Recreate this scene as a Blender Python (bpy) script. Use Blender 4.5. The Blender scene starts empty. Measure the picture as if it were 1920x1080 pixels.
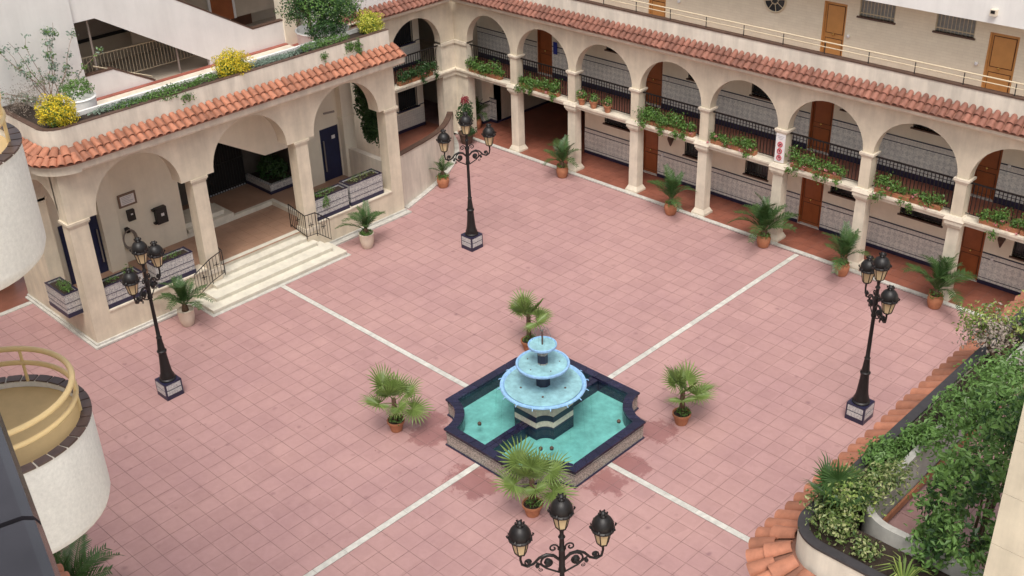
import bpy, bmesh, math, random
import numpy as np
from mathutils import Vector, Matrix

random.seed(7)
rng = np.random.default_rng(7)
R = math.radians
scene = bpy.context.scene
COL = scene.collection

# ------------------------------------------------------------------ camera
cam_d = bpy.data.cameras.new('camera')
cam = bpy.data.objects.new('camera', cam_d)
COL.objects.link(cam)
CAM = Vector((17.2566, -18.0467, 18.5))
cam.location = CAM
cam.rotation_euler = (1.0539576, 0.0300543, 0.7687856)
cam_d.sensor_width = 36.0
cam_d.lens = 2120.48 / 1920 * 36.0
cam_d.clip_start = 0.05
cam_d.clip_end = 500
scene.camera = cam

# ------------------------------------------------------------------ sky, sun, exposure
SUN_EL, SUN_AZ = R(62), R(140)          # azimuth from +y towards +x
world = bpy.data.worlds.new('World')
scene.world = world
world.use_nodes = True
wn = world.node_tree
wn.nodes.clear()
sky = wn.nodes.new('ShaderNodeTexSky')
sky.sky_type = 'NISHITA'
sky.sun_disc = False
sky.sun_elevation = SUN_EL
sky.sun_rotation = SUN_AZ
sky.air_density = 1.0
sky.dust_density = 4.0
hs = wn.nodes.new('ShaderNodeHueSaturation')
hs.inputs['Saturation'].default_value = 0.30
bg = wn.nodes.new('ShaderNodeBackground')
bg.inputs['Strength'].default_value = 0.13
wo = wn.nodes.new('ShaderNodeOutputWorld')
wn.links.new(sky.outputs[0], hs.inputs['Color'])
wn.links.new(hs.outputs[0], bg.inputs['Color'])
wn.links.new(bg.outputs[0], wo.inputs[0])
sun_d = bpy.data.lights.new('sun', 'SUN')
sun_d.energy = 1.5
sun_d.angle = R(24)
sun_d.color = (1.0, 0.95, 0.87)
sun = bpy.data.objects.new('sun', sun_d)
COL.objects.link(sun)
sd = Vector((math.sin(SUN_AZ) * math.cos(SUN_EL), math.cos(SUN_AZ) * math.cos(SUN_EL), math.sin(SUN_EL)))
sun.rotation_euler = sd.to_track_quat('Z', 'Y').to_euler()
scene.view_settings.view_transform = 'Standard'
scene.view_settings.look = 'None'
scene.view_settings.gamma = 1.0
scene.view_settings.use_curve_mapping = False
scene.view_settings.exposure = 0.52
scene.cycles.max_bounces = 8
scene.cycles.transparent_max_bounces = 8

# ------------------------------------------------------------------ materials
MATS = {}
def nodes_of(name):
    m = bpy.data.materials.new(name)
    m.use_nodes = True
    nt = m.node_tree
    b = nt.nodes['Principled BSDF']
    MATS[name] = m
    return m, nt, b
def N(nt, t, **kw):
    n = nt.nodes.new(t)
    for k, v in kw.items():
        if k in n.inputs.keys():
            n.inputs[k].default_value = v
        else:
            setattr(n, k, v)
    return n
def ramp(nt, fac, stops):
    r = nt.nodes.new('ShaderNodeValToRGB')
    e = r.color_ramp.elements
    while len(e) < len(stops):
        e.new(0.5)
    for i, (p, c) in enumerate(stops):
        e[i].position = p
        e[i].color = (*c, 1)
    nt.links.new(fac, r.inputs[0])
    return r.outputs[0]
def scl(c, k):
    return tuple(min(1, max(0, x * k)) for x in c)
def mixc(nt, fac, a, b, blend='MIX'):
    n = nt.nodes.new('ShaderNodeMix')
    n.data_type = 'RGBA'
    n.blend_type = blend
    for i, v in ((0, fac), (6, a), (7, b)):
        if hasattr(v, 'is_linked') or hasattr(v, 'links'):
            nt.links.new(v, n.inputs[i])
        else:
            n.inputs[i].default_value = v if i == 0 else (*v, 1)
    return n.outputs[2]
def mth(nt, op, a, b=None):
    n = nt.nodes.new('ShaderNodeMath')
    n.operation = op
    for i, v in ((0, a), (1, b)):
        if v is None:
            continue
        if hasattr(v, 'links'):
            nt.links.new(v, n.inputs[i])
        else:
            n.inputs[i].default_value = v
    return n.outputs[0]
def wpos(nt):
    return nt.nodes.new('ShaderNodeNewGeometry').outputs['Position']
def noise(nt, scale, detail=4, rough=0.6, vec=None):
    n = N(nt, 'ShaderNodeTexNoise', Scale=scale, Detail=detail, Roughness=rough)
    nt.links.new(vec if vec is not None else wpos(nt), n.inputs['Vector'])
    return n.outputs['Fac']
def bump(nt, b, h, strength, dist=0.01):
    n = N(nt, 'ShaderNodeBump', Strength=strength, Distance=dist)
    nt.links.new(h, n.inputs['Height'])
    nt.links.new(n.outputs[0], b.inputs['Normal'])
def mat(name, col, rough=0.6, var=0.12, scale=3.0, metallic=0.0, bmp=0.0, bscale=40.0, island=0.0, objrand=0.0, spec=0.5, streak=0.0, coat=0.0):
    m, nt, b = nodes_of(name)
    c = ramp(nt, noise(nt, scale, 6, 0.65), [(0.28, scl(col, 1 - var)), (0.72, scl(col, 1 + var))])
    if island:
        g = nt.nodes.new('ShaderNodeNewGeometry')
        v = ramp(nt, g.outputs['Random Per Island'], [(0, (1 - island,) * 3), (1, (1,) * 3)])
        c = mixc(nt, 1.0, c, v, 'MULTIPLY')
    if objrand:
        o = nt.nodes.new('ShaderNodeObjectInfo')
        v = ramp(nt, o.outputs['Random'], [(0, (1 - objrand,) * 3), (1, (1,) * 3)])
        c = mixc(nt, 1.0, c, v, 'MULTIPLY')
    if streak:
        mp = N(nt, 'ShaderNodeMapping')
        mp.inputs['Scale'].default_value = (1.5, 1.5, 0.20)
        nt.links.new(wpos(nt), mp.inputs['Vector'])
        s = ramp(nt, noise(nt, 1.6, 6, 0.65, mp.outputs[0]), [(0.35, (1 - streak * .7,) * 3), (0.62, (1,) * 3)])
        c = mixc(nt, 1.0, c, s, 'MULTIPLY')
    nt.links.new(c, b.inputs['Base Color'])
    b.inputs['Roughness'].default_value = rough
    b.inputs['Metallic'].default_value = metallic
    b.inputs['Specular IOR Level'].default_value = spec
    if coat:
        b.inputs['Coat Weight'].default_value = coat
        b.inputs['Coat Roughness'].default_value = 0.15
    if bmp:
        bump(nt, b, noise(nt, bscale, 5, 0.7), bmp)
    return m

mat('limestone', (0.67, 0.585, 0.455), 0.8, 0.13, 1.5, bmp=0.25, bscale=30, streak=0.24)
mat('limestone_pale', (0.72, 0.64, 0.52), 0.8, 0.13, 2.0, bmp=0.2, streak=0.26)
mat('plaster_white', (0.76, 0.74, 0.71), 0.85, 0.05, 1.2, bmp=0.15, bscale=25, streak=0.10)
mat('plaster_cream', (0.82, 0.75, 0.61), 0.85, 0.06, 1.5, streak=0.08)
mat('parapet_plaster', (0.74, 0.67, 0.57), 0.85, 0.08, 1.8, bmp=0.15, streak=0.34)
mat('stucco_white', (0.78, 0.76, 0.72), 0.9, 0.10, 25, bmp=0.6, bscale=60, streak=0.10)
mat('balcony_floor', (0.55, 0.40, 0.20), 0.7, 0.10, 3)
mat('marble', (0.60, 0.58, 0.53), 0.5, 0.22, 5, objrand=0.16)
mat('marble_step', (0.70, 0.66, 0.56), 0.5, 0.14, 3, objrand=0.05)
mat('roof_tile_red', (0.335, 0.138, 0.095), 0.75, 0.18, 6, objrand=0.38, bmp=0.3, bscale=50, streak=.45)
mat('roof_tile_orange', (0.51, 0.205, 0.12), 0.75, 0.16, 6, objrand=0.34, bmp=0.3, bscale=50, streak=.35)
mat('roof_bed', (0.26, 0.12, 0.08), 0.9, 0.2, 8)
mat('grout', (0.25, 0.155, 0.145), 0.95, 0.45, 1.1)
mat('red_floor', (0.23, 0.085, 0.055), 0.4, 0.25, 1.3)
mat('red_tile', (0.32, 0.11, 0.07), 0.55, 0.25, 1.6, objrand=0.25)
mat('terrace_red', (0.33, 0.10, 0.07), 0.6, 0.2, 2)
mat('porch_floor', (0.36, 0.22, 0.15), 0.45, 0.15, 1.4)
mat('navy_tile', (0.018, 0.016, 0.045), 0.22, 0.3, 6, objrand=0.35)
mat('navy_trim', (0.02, 0.02, 0.05), 0.35, 0.2, 6)
mat('iron', (0.016, 0.014, 0.014), 0.45, 0.3, 12, metallic=0.3)
mat('iron_dark', (0.02, 0.017, 0.016), 0.5, 0.2, 12)
mat('door_wood', (0.30, 0.085, 0.025), 0.4, 0.16, 3)
mat('door_light', (0.58, 0.28, 0.09), 0.45, 0.10, 3)
mat('door_blue', (0.012, 0.018, 0.06), 0.35, 0.2, 3)
mat('door_groove_shade', (0.10, 0.035, 0.012), 0.6, 0.2, 3)  # darker wood tone for the shade painted around door panels
mat('steel', (0.55, 0.55, 0.55), 0.3, 0.05, 4, metallic=0.9)
mat('brass', (0.70, 0.50, 0.18), 0.25, 0.05, 4, metallic=0.9)
mat('gold_rail', (0.72, 0.53, 0.26), 0.35, 0.06, 4)
mat('rail_cream', (0.62, 0.52, 0.36), 0.4, 0.06, 4)
mat('dark_cap', (0.09, 0.05, 0.035), 0.6, 0.3, 5)
mat('window_glass', (0.03, 0.035, 0.04), 0.08, 0.3, 2)
mat('curtain', (0.30, 0.30, 0.29), 0.8, 0.2, 9)
mat('terracotta', (0.42, 0.17, 0.085), 0.75, 0.20, 7, objrand=0.2, bmp=0.2)
mat('pot_white', (0.66, 0.57, 0.46), 0.7, 0.08, 6)
mat('soil', (0.035, 0.022, 0.015), 0.95, 0.4, 30, bmp=1.0, bscale=80)
mat('bark', (0.10, 0.06, 0.035), 0.9, 0.4, 25, bmp=1.0, bscale=60)
mat('bark_grey', (0.22, 0.15, 0.11), 0.9, 0.3, 25, bmp=0.6, bscale=60)
mat('sky_blue_paint', (0.29, 0.51, 0.78), 0.3, 0.22, 9, streak=.2)
mat('bowl_inside', (0.26, 0.47, 0.51), 0.35, 0.34, 4)
mat('pool_paint', (0.29, 0.49, 0.47), 0.5, 0.30, 3.2)  # turquoise paint; its strong mottling stands in for rippling light under water
mat('pedestal_tile', (0.62, 0.56, 0.46), 0.4, 0.2, 14)
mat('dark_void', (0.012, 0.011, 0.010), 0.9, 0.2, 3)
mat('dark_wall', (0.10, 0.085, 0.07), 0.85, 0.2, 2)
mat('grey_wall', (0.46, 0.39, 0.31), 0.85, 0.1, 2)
mat('wood_floor', (0.13, 0.05, 0.025), 0.5, 0.2, 3)
mat('grey_metal', (0.26, 0.22, 0.19), 0.5, 0.1, 8)
mat('sign_white', (0.75, 0.73, 0.72), 0.4, 0.03, 8)
mat('sign_red', (0.50, 0.03, 0.05), 0.4, 0.03, 8)
mat('sign_grey', (0.36, 0.36, 0.38), 0.5, 0.1, 8)
mat('red_flower', (0.26, 0.015, 0.03), 0.6, 0.2, 20)
mat('pink_flower', (0.62, 0.22, 0.24), 0.6, 0.3, 40, island=0.4)
mat('blue_cloth', (0.02, 0.04, 0.28), 0.7, 0.1, 8)
mat('black_glaze', (0.03, 0.027, 0.032), 0.12, 0.35, 9, coat=0.6)
mat('brown_cap_tile', (0.10, 0.06, 0.05), 0.35, 0.3, 9, objrand=0.4)
mat('slate', (0.04, 0.035, 0.037), 0.5, 0.3, 6)
mat('concrete', (0.46, 0.44, 0.40), 0.85, 0.18, 3, bmp=.3, streak=.25)
mat('light_gap', (0.62, 0.58, 0.52), 0.8, 0.1, 9)

def leaf_mat(name, dark, light, tip=None, rough=0.45):
    m, nt, b = nodes_of(name)
    g = nt.nodes.new('ShaderNodeNewGeometry')
    stops = [(0.0, dark), (0.6, light)]
    stops.append((1.0, tip if tip else scl(light, 1.35)))
    c = ramp(nt, g.outputs['Random Per Island'], stops)
    c = mixc(nt, 0.5, c, ramp(nt, noise(nt, 2.5, 4), [(0.3, scl(light, 0.6)), (0.7, scl(light, 1.15))]), 'MIX') if tip is None else c
    nt.links.new(c, b.inputs['Base Color'])
    b.inputs['Roughness'].default_value = rough
    tr = nt.nodes.new('ShaderNodeBsdfTranslucent')
    nt.links.new(c, tr.inputs[0])
    mx = nt.nodes.new('ShaderNodeMixShader')
    mx.inputs[0].default_value = 0.25
    nt.links.new(b.outputs[0], mx.inputs[1])
    nt.links.new(tr.outputs[0], mx.inputs[2])
    nt.links.new(mx.outputs[0], nt.nodes['Material Output'].inputs[0])
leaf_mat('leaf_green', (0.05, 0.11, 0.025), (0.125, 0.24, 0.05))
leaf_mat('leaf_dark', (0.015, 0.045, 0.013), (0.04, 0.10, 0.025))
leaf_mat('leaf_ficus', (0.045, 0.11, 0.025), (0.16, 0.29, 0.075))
leaf_mat('leaf_palm', (0.028, 0.07, 0.018), (0.065, 0.13, 0.036))
leaf_mat('leaf_fan', (0.085, 0.14, 0.035), (0.20, 0.285, 0.075))
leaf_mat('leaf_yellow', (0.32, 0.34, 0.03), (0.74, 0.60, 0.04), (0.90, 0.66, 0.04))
leaf_mat('leaf_lime', (0.26, 0.31, 0.03), (0.58, 0.57, 0.06), (0.74, 0.68, 0.16))
leaf_mat('leaf_variegated', (0.06, 0.11, 0.03), (0.19, 0.26, 0.07), (0.48, 0.48, 0.24))
leaf_mat('leaf_fresh', (0.09, 0.15, 0.03), (0.22, 0.31, 0.07), (0.42, 0.46, 0.14))
leaf_mat('leaf_dusty', (0.13, 0.17, 0.14), (0.25, 0.33, 0.26))
leaf_mat('leaf_dry', (0.20, 0.16, 0.13), (0.36, 0.30, 0.25))

# azulejo dado: small diamond pattern seen from far as blue-grey and white
def tile_pattern(name, a, bcol, size, line=None, mix=0.6):
    m, nt, b = nodes_of(name)
    sep = nt.nodes.new('ShaderNodeSeparateXYZ')
    nt.links.new(wpos(nt), sep.inputs[0])
    u = mth(nt, 'ADD', sep.outputs[0], sep.outputs[1])
    comb = nt.nodes.new('ShaderNodeCombineXYZ')
    nt.links.new(u, comb.inputs[0])
    nt.links.new(sep.outputs[2], comb.inputs[1])
    comb.inputs[2].default_value = 0.013
    mp = N(nt, 'ShaderNodeMapping')
    mp.inputs['Rotation'].default_value = (0, 0, R(45))
    nt.links.new(comb.outputs[0], mp.inputs['Vector'])
    ck = N(nt, 'ShaderNodeTexChecker', Scale=1.0 / size)
    nt.links.new(mp.outputs[0], ck.inputs['Vector'])
    vo = N(nt, 'ShaderNodeTexVoronoi', Scale=2.6 / size)
    nt.links.new(comb.outputs[0], vo.inputs['Vector'])
    f1 = ramp(nt, vo.outputs['Distance'], [(0.25, bcol), (0.55, a)])
    f2 = mixc(nt, ck.outputs['Fac'], a, bcol)
    c = mixc(nt, mix, f1, f2)
    c = mixc(nt, 0.35, c, ramp(nt, noise(nt, 3, 5), [(0.3, scl(a, 0.55)), (0.7, a)]), 'MULTIPLY')
    nt.links.new(c, b.inputs['Base Color'])
    b.inputs['Roughness'].default_value = 0.25
tile_pattern('azulejo', (0.86, 0.85, 0.80), (0.55, 0.56, 0.55), 0.15, mix=0.4)
tile_pattern('azulejo_border', (0.82, 0.80, 0.74), (0.58, 0.57, 0.55), 0.08, mix=.3)
tile_pattern('planter_tile', (0.62, 0.60, 0.57), (0.24, 0.24, 0.27), 0.10, mix=0.2)
tile_pattern('fountain_tile', (0.50, 0.47, 0.42), (0.16, 0.15, 0.14), 0.09, mix=0.12)
tile_pattern('lamp_panel', (0.66, 0.66, 0.64), (0.22, 0.22, 0.26), 0.06, mix=0.15)

# stacked stone cladding
m, nt, b = nodes_of('stone_cladding')
sep = nt.nodes.new('ShaderNodeSeparateXYZ'); nt.links.new(wpos(nt), sep.inputs[0])
comb = nt.nodes.new('ShaderNodeCombineXYZ')
nt.links.new(mth(nt, 'ADD', sep.outputs[0], sep.outputs[1]), comb.inputs[0]); nt.links.new(sep.outputs[2], comb.inputs[1])
br = N(nt, 'ShaderNodeTexBrick', Scale=1.0)
br.inputs['Brick Width'].default_value = 0.34; br.inputs['Row Height'].default_value = 0.09; br.inputs['Mortar Size'].default_value = 0.004
br.inputs['Color1'].default_value = (0.86, 0.77, 0.60, 1); br.inputs['Color2'].default_value = (0.78, 0.69, 0.53, 1); br.inputs['Mortar'].default_value = (0.66, 0.57, 0.44, 1)
nt.links.new(comb.outputs[0], br.inputs['Vector'])
c = mixc(nt, 0.45, br.outputs['Color'], ramp(nt, noise(nt, 2.5, 6), [(0.3, (0.72, 0.63, 0.48)), (0.7, (0.88, 0.79, 0.62))]))
nt.links.new(c, b.inputs['Base Color']); b.inputs['Roughness'].default_value = 0.85

# pink courtyard tile
m, nt, b = nodes_of('pink_tile')
P = wpos(nt)
sc = N(nt, 'ShaderNodeVectorMath', operation='SCALE'); sc.inputs['Scale'].default_value = 1.97; nt.links.new(P, sc.inputs[0])
fl = N(nt, 'ShaderNodeVectorMath', operation='FLOOR'); nt.links.new(sc.outputs[0], fl.inputs[0])
wnz = nt.nodes.new('ShaderNodeTexWhiteNoise'); nt.links.new(fl.outputs[0], wnz.inputs['Vector'])
base = ramp(nt, wnz.outputs['Value'], [(0, (0.428, 0.255, 0.240)), (0.5, (0.455, 0.274, 0.257)), (1, (0.476, 0.288, 0.270))])
base = mixc(nt, 1.0, base, ramp(nt, noise(nt, 0.30, 7, 0.7), [(0.36, (0.88, 0.86, 0.90)), (0.6, (1, 1, 1))]), 'MULTIPLY')
base = mixc(nt, 1.0, base, ramp(nt, noise(nt, 5.0, 6, 0.7), [(0.3, (0.91, 0.89, 0.89)), (0.65, (1, 1, 1))]), 'MULTIPLY')
# round grey blotches left by standing water
vo = N(nt, 'ShaderNodeTexVoronoi', Scale=1.7); vo.inputs['Randomness'].default_value = 0.9; nt.links.new(P, vo.inputs['Vector'])
vd = mth(nt, 'ADD', vo.outputs['Distance'], mth(nt, 'MULTIPLY', noise(nt, 6, 4), 0.28))
blotch = ramp(nt, vd, [(0.17, (0.70, 0.66, 0.70)), (0.30, (1, 1, 1))])
area = ramp(nt, noise(nt, 0.16, 2), [(0.38, (0.1, 0.1, 0.1)), (0.52, (1, 1, 1))])
base = mixc(nt, area, base, mixc(nt, 1.0, base, blotch, 'MULTIPLY'))
sp2 = N(nt, 'ShaderNodeTexVoronoi', Scale=1.9); nt.links.new(P, sp2.inputs['Vector'])
base = mixc(nt, 1.0, base, ramp(nt, sp2.outputs['Distance'], [(0.025, (0.55, 0.5, 0.5)), (0.045, (1, 1, 1))]), 'MULTIPLY')
wet = None
for (x, y, r) in ((2.95, -0.6, 0.55), (3.0, 0.3, 0.6), (2.6, 1.95, 0.55), (0.25, -2.85, 0.62), (0.7, -2.9, .5), (-1.9, -2.25, 0.6), (-2.3, -1.8, 0.5), (-8.0, -6.9, 0.0)):
    if r <= 0: continue
    dd = N(nt, 'ShaderNodeVectorMath', operation='DISTANCE'); nt.links.new(P, dd.inputs[0]); dd.inputs[1].default_value = (x, y, 0)
    w = mth(nt, 'SUBTRACT', 1.0, mth(nt, 'DIVIDE', dd.outputs['Value'], r * 1.55))
    w = mth(nt, 'MAXIMUM', w, 0.0)
    wet = w if wet is None else mth(nt, 'MAXIMUM', wet, w)
wv = mth(nt, 'ADD', mth(nt, 'MULTIPLY', wet, 1.25), mth(nt, 'MULTIPLY', mth(nt, 'SUBTRACT', noise(nt, 3.2, 9, 0.78), 0.5), 2.6))
wm = ramp(nt, mth(nt, 'MULTIPLY', wv, mth(nt, 'MINIMUM', mth(nt, 'MULTIPLY', wet, 6.0), 1.0)), [(0.48, (0, 0, 0)), (0.66, (1, 1, 1))])
base = mixc(nt, wm, base, mixc(nt, 1.0, base, (0.70, 0.57, 0.57), 'MULTIPLY'))
nt.links.new(base, b.inputs['Base Color'])
rr = ramp(nt, wm, [(0, (0.62,) * 3), (1, (0.3,) * 3)]); nt.links.new(rr, b.inputs['Roughness'])
b.inputs['Specular IOR Level'].default_value = 0.35

# water skin: clear to light, shiny by Fresnel, ripples
def water_mat(name, tint, wave):
    m = bpy.data.materials.new(name); m.use_nodes = True; MATS[name] = m
    nt = m.node_tree; nt.nodes.clear()
    out = nt.nodes.new('ShaderNodeOutputMaterial')
    tr = nt.nodes.new('ShaderNodeBsdfTransparent'); tr.inputs[0].default_value = (*tint, 1)
    gl = nt.nodes.new('ShaderNodeBsdfGlossy'); gl.inputs['Roughness'].default_value = 0.12
    fr = nt.nodes.new('ShaderNodeFresnel'); fr.inputs[0].default_value = 1.33
    bp = N(nt, 'ShaderNodeBump', Strength=0.7, Distance=0.02)
    nt.links.new(noise(nt, wave, 3, 0.5), bp.inputs['Height'])
    nt.links.new(bp.outputs[0], gl.inputs['Normal']); nt.links.new(bp.outputs[0], fr.inputs['Normal'])
    mx = nt.nodes.new('ShaderNodeMixShader')
    nt.links.new(fr.outputs[0], mx.inputs[0]); nt.links.new(tr.outputs[0], mx.inputs[1]); nt.links.new(gl.outputs[0], mx.inputs[2])
    nt.links.new(mx.outputs[0], out.inputs[0])
water_mat('water', (0.72, 0.95, 0.93), 5.0)
water_mat('water_thin', (0.80, 0.93, 0.90), 9.0)
m, nt, b = nodes_of('lamp_glass')
b.inputs['Base Color'].default_value = (0.74, 0.58, 0.33, 1); b.inputs['Roughness'].default_value = 0.3
b.inputs['Transmission Weight'].default_value = 0.15

# ------------------------------------------------------------------ mesh helpers
def wloc(o):
    v = Vector((0, 0, 0))
    while o is not None:
        v = v + o.location
        o = o.parent
    return v
class MB:
    def __init__(s, f=None):
        s.v = []; s.f = []; s.map = f; s.pr = []
    def add(s, vs, fs):
        k = len(s.v); s.pr.append((k, len(s.f)))
        if s.map: vs = [s.map(*p) for p in vs]
        s.v += [tuple(p) for p in vs]
        s.f += [tuple(i + k for i in q) for q in fs]
        return s
    def box(s, a0, a1, b0, b1, c0, c1):
        vs = [(x, y, z) for z in (c0, c1) for y in (b0, b1) for x in (a0, a1)]
        return s.add(vs, [(0, 2, 3, 1), (4, 5, 7, 6), (0, 1, 5, 4), (2, 6, 7, 3), (0, 4, 6, 2), (1, 3, 7, 5)])
    def frustum(s, cx, cy, z0, z1, a, b):
        vs = [(cx + sx * h, cy + sy * h2, z) for z, h, h2 in ((z0, a[0], a[1]), (z1, b[0], b[1])) for sy in (-1, 1) for sx in (-1, 1)]
        return s.add(vs, [(0, 2, 3, 1), (4, 5, 7, 6), (0, 1, 5, 4), (2, 6, 7, 3), (0, 4, 6, 2), (1, 3, 7, 5)])
    def prism(s, poly, d0, d1, axis='x'):
        n = len(poly)
        mk = {'x': lambda p, d: (d, p[0], p[1]), 'y': lambda p, d: (p[0], d, p[1]), 'z': lambda p, d: (p[0], p[1], d)}[axis]
        vs = [mk(p, d0) for p in poly] + [mk(p, d1) for p in poly]
        fs = [tuple(range(n))[::-1], tuple(range(n, 2 * n))] + [(i, (i + 1) % n, n + (i + 1) % n, n + i) for i in range(n)]
        return s.add(vs, fs)
    def tube(s, pts, r, n=8, closed=False):
        pts = [Vector(p) for p in pts]
        rs = r if isinstance(r, (list, tuple)) else [r] * len(pts)
        vs = []; fs = []
        up0 = None
        L = len(pts)
        for i, p in enumerate(pts):
            if closed: t = pts[(i + 1) % L] - pts[i - 1]
            else: t = pts[min(i + 1, L - 1)] - pts[max(i - 1, 0)]
            t.normalize()
            ref = Vector((0, 0, 1)) if abs(t.z) < 0.95 else Vector((1, 0, 0))
            if up0 is not None and abs(up0.dot(t)) < 0.95: ref = up0
            a = t.cross(ref).normalized(); bb = a.cross(t).normalized(); up0 = bb
            for k in range(n):
                an = 2 * math.pi * k / n
                vs.append(p + a * math.cos(an) * rs[i] + bb * math.sin(an) * rs[i])
        for i in range(L if closed else L - 1):
            j = (i + 1) % L
            for k in range(n):
                fs.append((i * n + k, i * n + (k + 1) % n, j * n + (k + 1) % n, j * n + k))
        if not closed:
            fs.append(tuple(range(n))[::-1]); fs.append(tuple(range((L - 1) * n, L * n)))
        return s.add(vs, fs)
    def lathe(s, prof, n=20, c=(0, 0, 0), phase=0.0):
        vs = []; fs = []
        for (r, z) in prof:
            for k in range(n):
                a = 2 * math.pi * k / n + phase
                vs.append((c[0] + r * math.cos(a), c[1] + r * math.sin(a), c[2] + z))
        for i in range(len(prof) - 1):
            for k in range(n):
                fs.append((i * n + k, i * n + (k + 1) % n, (i + 1) * n + (k + 1) % n, (i + 1) * n + k))
        if prof[0][0] > 1e-4: fs.append(tuple(range(n))[::-1])
        if prof[-1][0] > 1e-4: fs.append(tuple(range((len(prof) - 1) * n, len(prof) * n)))
        return s.add(vs, fs)
    def components(s):
        rg = []
        for i, (v0, f0) in enumerate(s.pr):
            v1, f1 = s.pr[i + 1] if i + 1 < len(s.pr) else (len(s.v), len(s.f))
            rg.append((v0, v1, f0, f1))
        bb = []
        for (v0, v1, f0, f1) in rg:
            a = np.array([tuple(p) for p in s.v[v0:v1]]); bb.append((a.min(0) - .001, a.max(0) + .001))
        par = list(range(len(rg)))
        def find(i):
            while par[i] != i: i = par[i]
            return i
        for i in range(len(rg)):
            for j in range(i):
                if (bb[i][0] <= bb[j][1]).all() and (bb[j][0] <= bb[i][1]).all(): par[find(i)] = find(j)
        out = {}
        for i, r in enumerate(rg): out.setdefault(find(i), []).append(r)
        return list(out.values())
    def mesh(s, name, material, smooth=False, off=Vector((0, 0, 0))):
        me = bpy.data.meshes.new(name)
        me.from_pydata([(x - off.x, y - off.y, z - off.z) for x, y, z in s.v], [], s.f)
        bm = bmesh.new(); bm.from_mesh(me)
        bmesh.ops.recalc_face_normals(bm, faces=bm.faces)
        bm.to_mesh(me); bm.free()
        if len(me.polygons) == 1 and me.polygons[0].normal.z < 0: me.flip_normals()
        me.materials.append(MATS[material])
        if smooth:
            for p in me.polygons: p.use_smooth = True
            try: me.set_sharp_from_angle(angle=R(38))
            except Exception: pass
        return me
    def build(s, name, material, parent=None, smooth=False, kind=None, label=None):
        off = wloc(parent) if parent is not None else Vector((0, 0, 0))
        if kind is None and len(s.pr) > 1:
            comps = s.components()
            if len(comps) > 1:
                first = None
                for c in comps:
                    q = MB(); q.map = None
                    for (v0, v1, f0, f1) in c:
                        k = len(q.v); q.v += s.v[v0:v1]; q.f += [tuple(i - v0 + k for i in t) for t in s.f[f0:f1]]
                    o = q.build(name, material, parent, smooth, None, label)
                    first = first or o
                return first
        o = bpy.data.objects.new(name, s.mesh(name, material, smooth, off))
        COL.objects.link(o)
        if parent is not None: o.parent = parent
        if kind: o['kind'] = kind
        if label: o['label'] = label
        return o
def inst(name, me, parent, loc=(0, 0, 0), rot=None, mx=None, scale=None):
    o = bpy.data.objects.new(name, me)
    COL.objects.link(o)
    if parent is not None: o.parent = parent
    if mx is not None:
        if parent is not None: mx = Matrix.Translation(-wloc(parent)) @ mx
        o.matrix_basis = mx
    else:
        o.location = Vector(loc) - (wloc(parent) if parent is not None else Vector((0, 0, 0)))
        if rot: o.rotation_euler = rot
        if scale: o.scale = scale
    return o
def thing(name, loc, label, cat, group=None):
    o = bpy.data.objects.new(name, None)
    o.empty_display_size = 0.2
    COL.objects.link(o)
    o.location = loc
    o['label'] = label; o['category'] = cat
    if group: o['group'] = group
    return o
def tagged(o, label, cat, group=None):
    o['label'] = label; o['category'] = cat
    if group: o['group'] = group
    return o
def structure(o):
    o['kind'] = 'structure'
    return o
def project(p):
    q = cam_inv @ Vector(p)
    return (960 + 2120.48 * q.x / -q.z, 540 - 2120.48 * q.y / -q.z)
cam_mx = Matrix.Translation(CAM) @ cam.rotation_euler.to_matrix().to_4x4()
cam_inv = cam_mx.inverted()

# foliage: many leaf-sized faces
def leaf_arrays(cen, nrm, size, aspect=0.5):
    n = len(cen)
    nrm = nrm / np.maximum(1e-6, np.linalg.norm(nrm, axis=1, keepdims=True))
    t = rng.normal(size=(n, 3))
    t = t - nrm * (t * nrm).sum(1, keepdims=True)
    t /= np.maximum(1e-6, np.linalg.norm(t, axis=1, keepdims=True))
    s = np.cross(nrm, t)
    L = (size * (0.65 + 0.7 * rng.random(n)))[:, None]
    W = L * aspect
    base = cen - t * L * 0.5
    tip = cen + t * L * 0.5 - nrm * L * 0.12
    l = cen + s * W * 0.5 + nrm * L * 0.10
    r = cen - s * W * 0.5 + nrm * L * 0.10
    v = np.stack([base, l, tip, r], 1).reshape(-1, 3)
    k = np.arange(n) * 4
    f = np.concatenate([np.stack([k, k + 1, k + 2], 1), np.stack([k, k + 2, k + 3], 1)])
    return v, f
def ellipsoid_pts(n, c, rad, lump=0.18, shell=0.55, flat_bottom=-0.6, seed=0):
    d = rng.normal(size=(int(n * 1.6) + 10, 3)); d /= np.linalg.norm(d, axis=1, keepdims=True)
    d = d[d[:, 2] > flat_bottom][:n]
    ph = rng.random(6) * 6.28
    lm = 1 + lump * (np.sin(4.1 * d[:, 0] + ph[0]) * np.sin(3.7 * d[:, 1] + ph[1]) + 0.7 * np.sin(7.3 * d[:, 2] + ph[2] + 3 * d[:, 0]) + 0.5 * np.sin(9 * d[:, 1] + ph[3]))
    rr = (shell + (1 - shell) * rng.random(len(d)) ** 0.6) * lm
    p = np.array(c) + d * rr[:, None] * np.array(rad)
    return p, d
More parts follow.
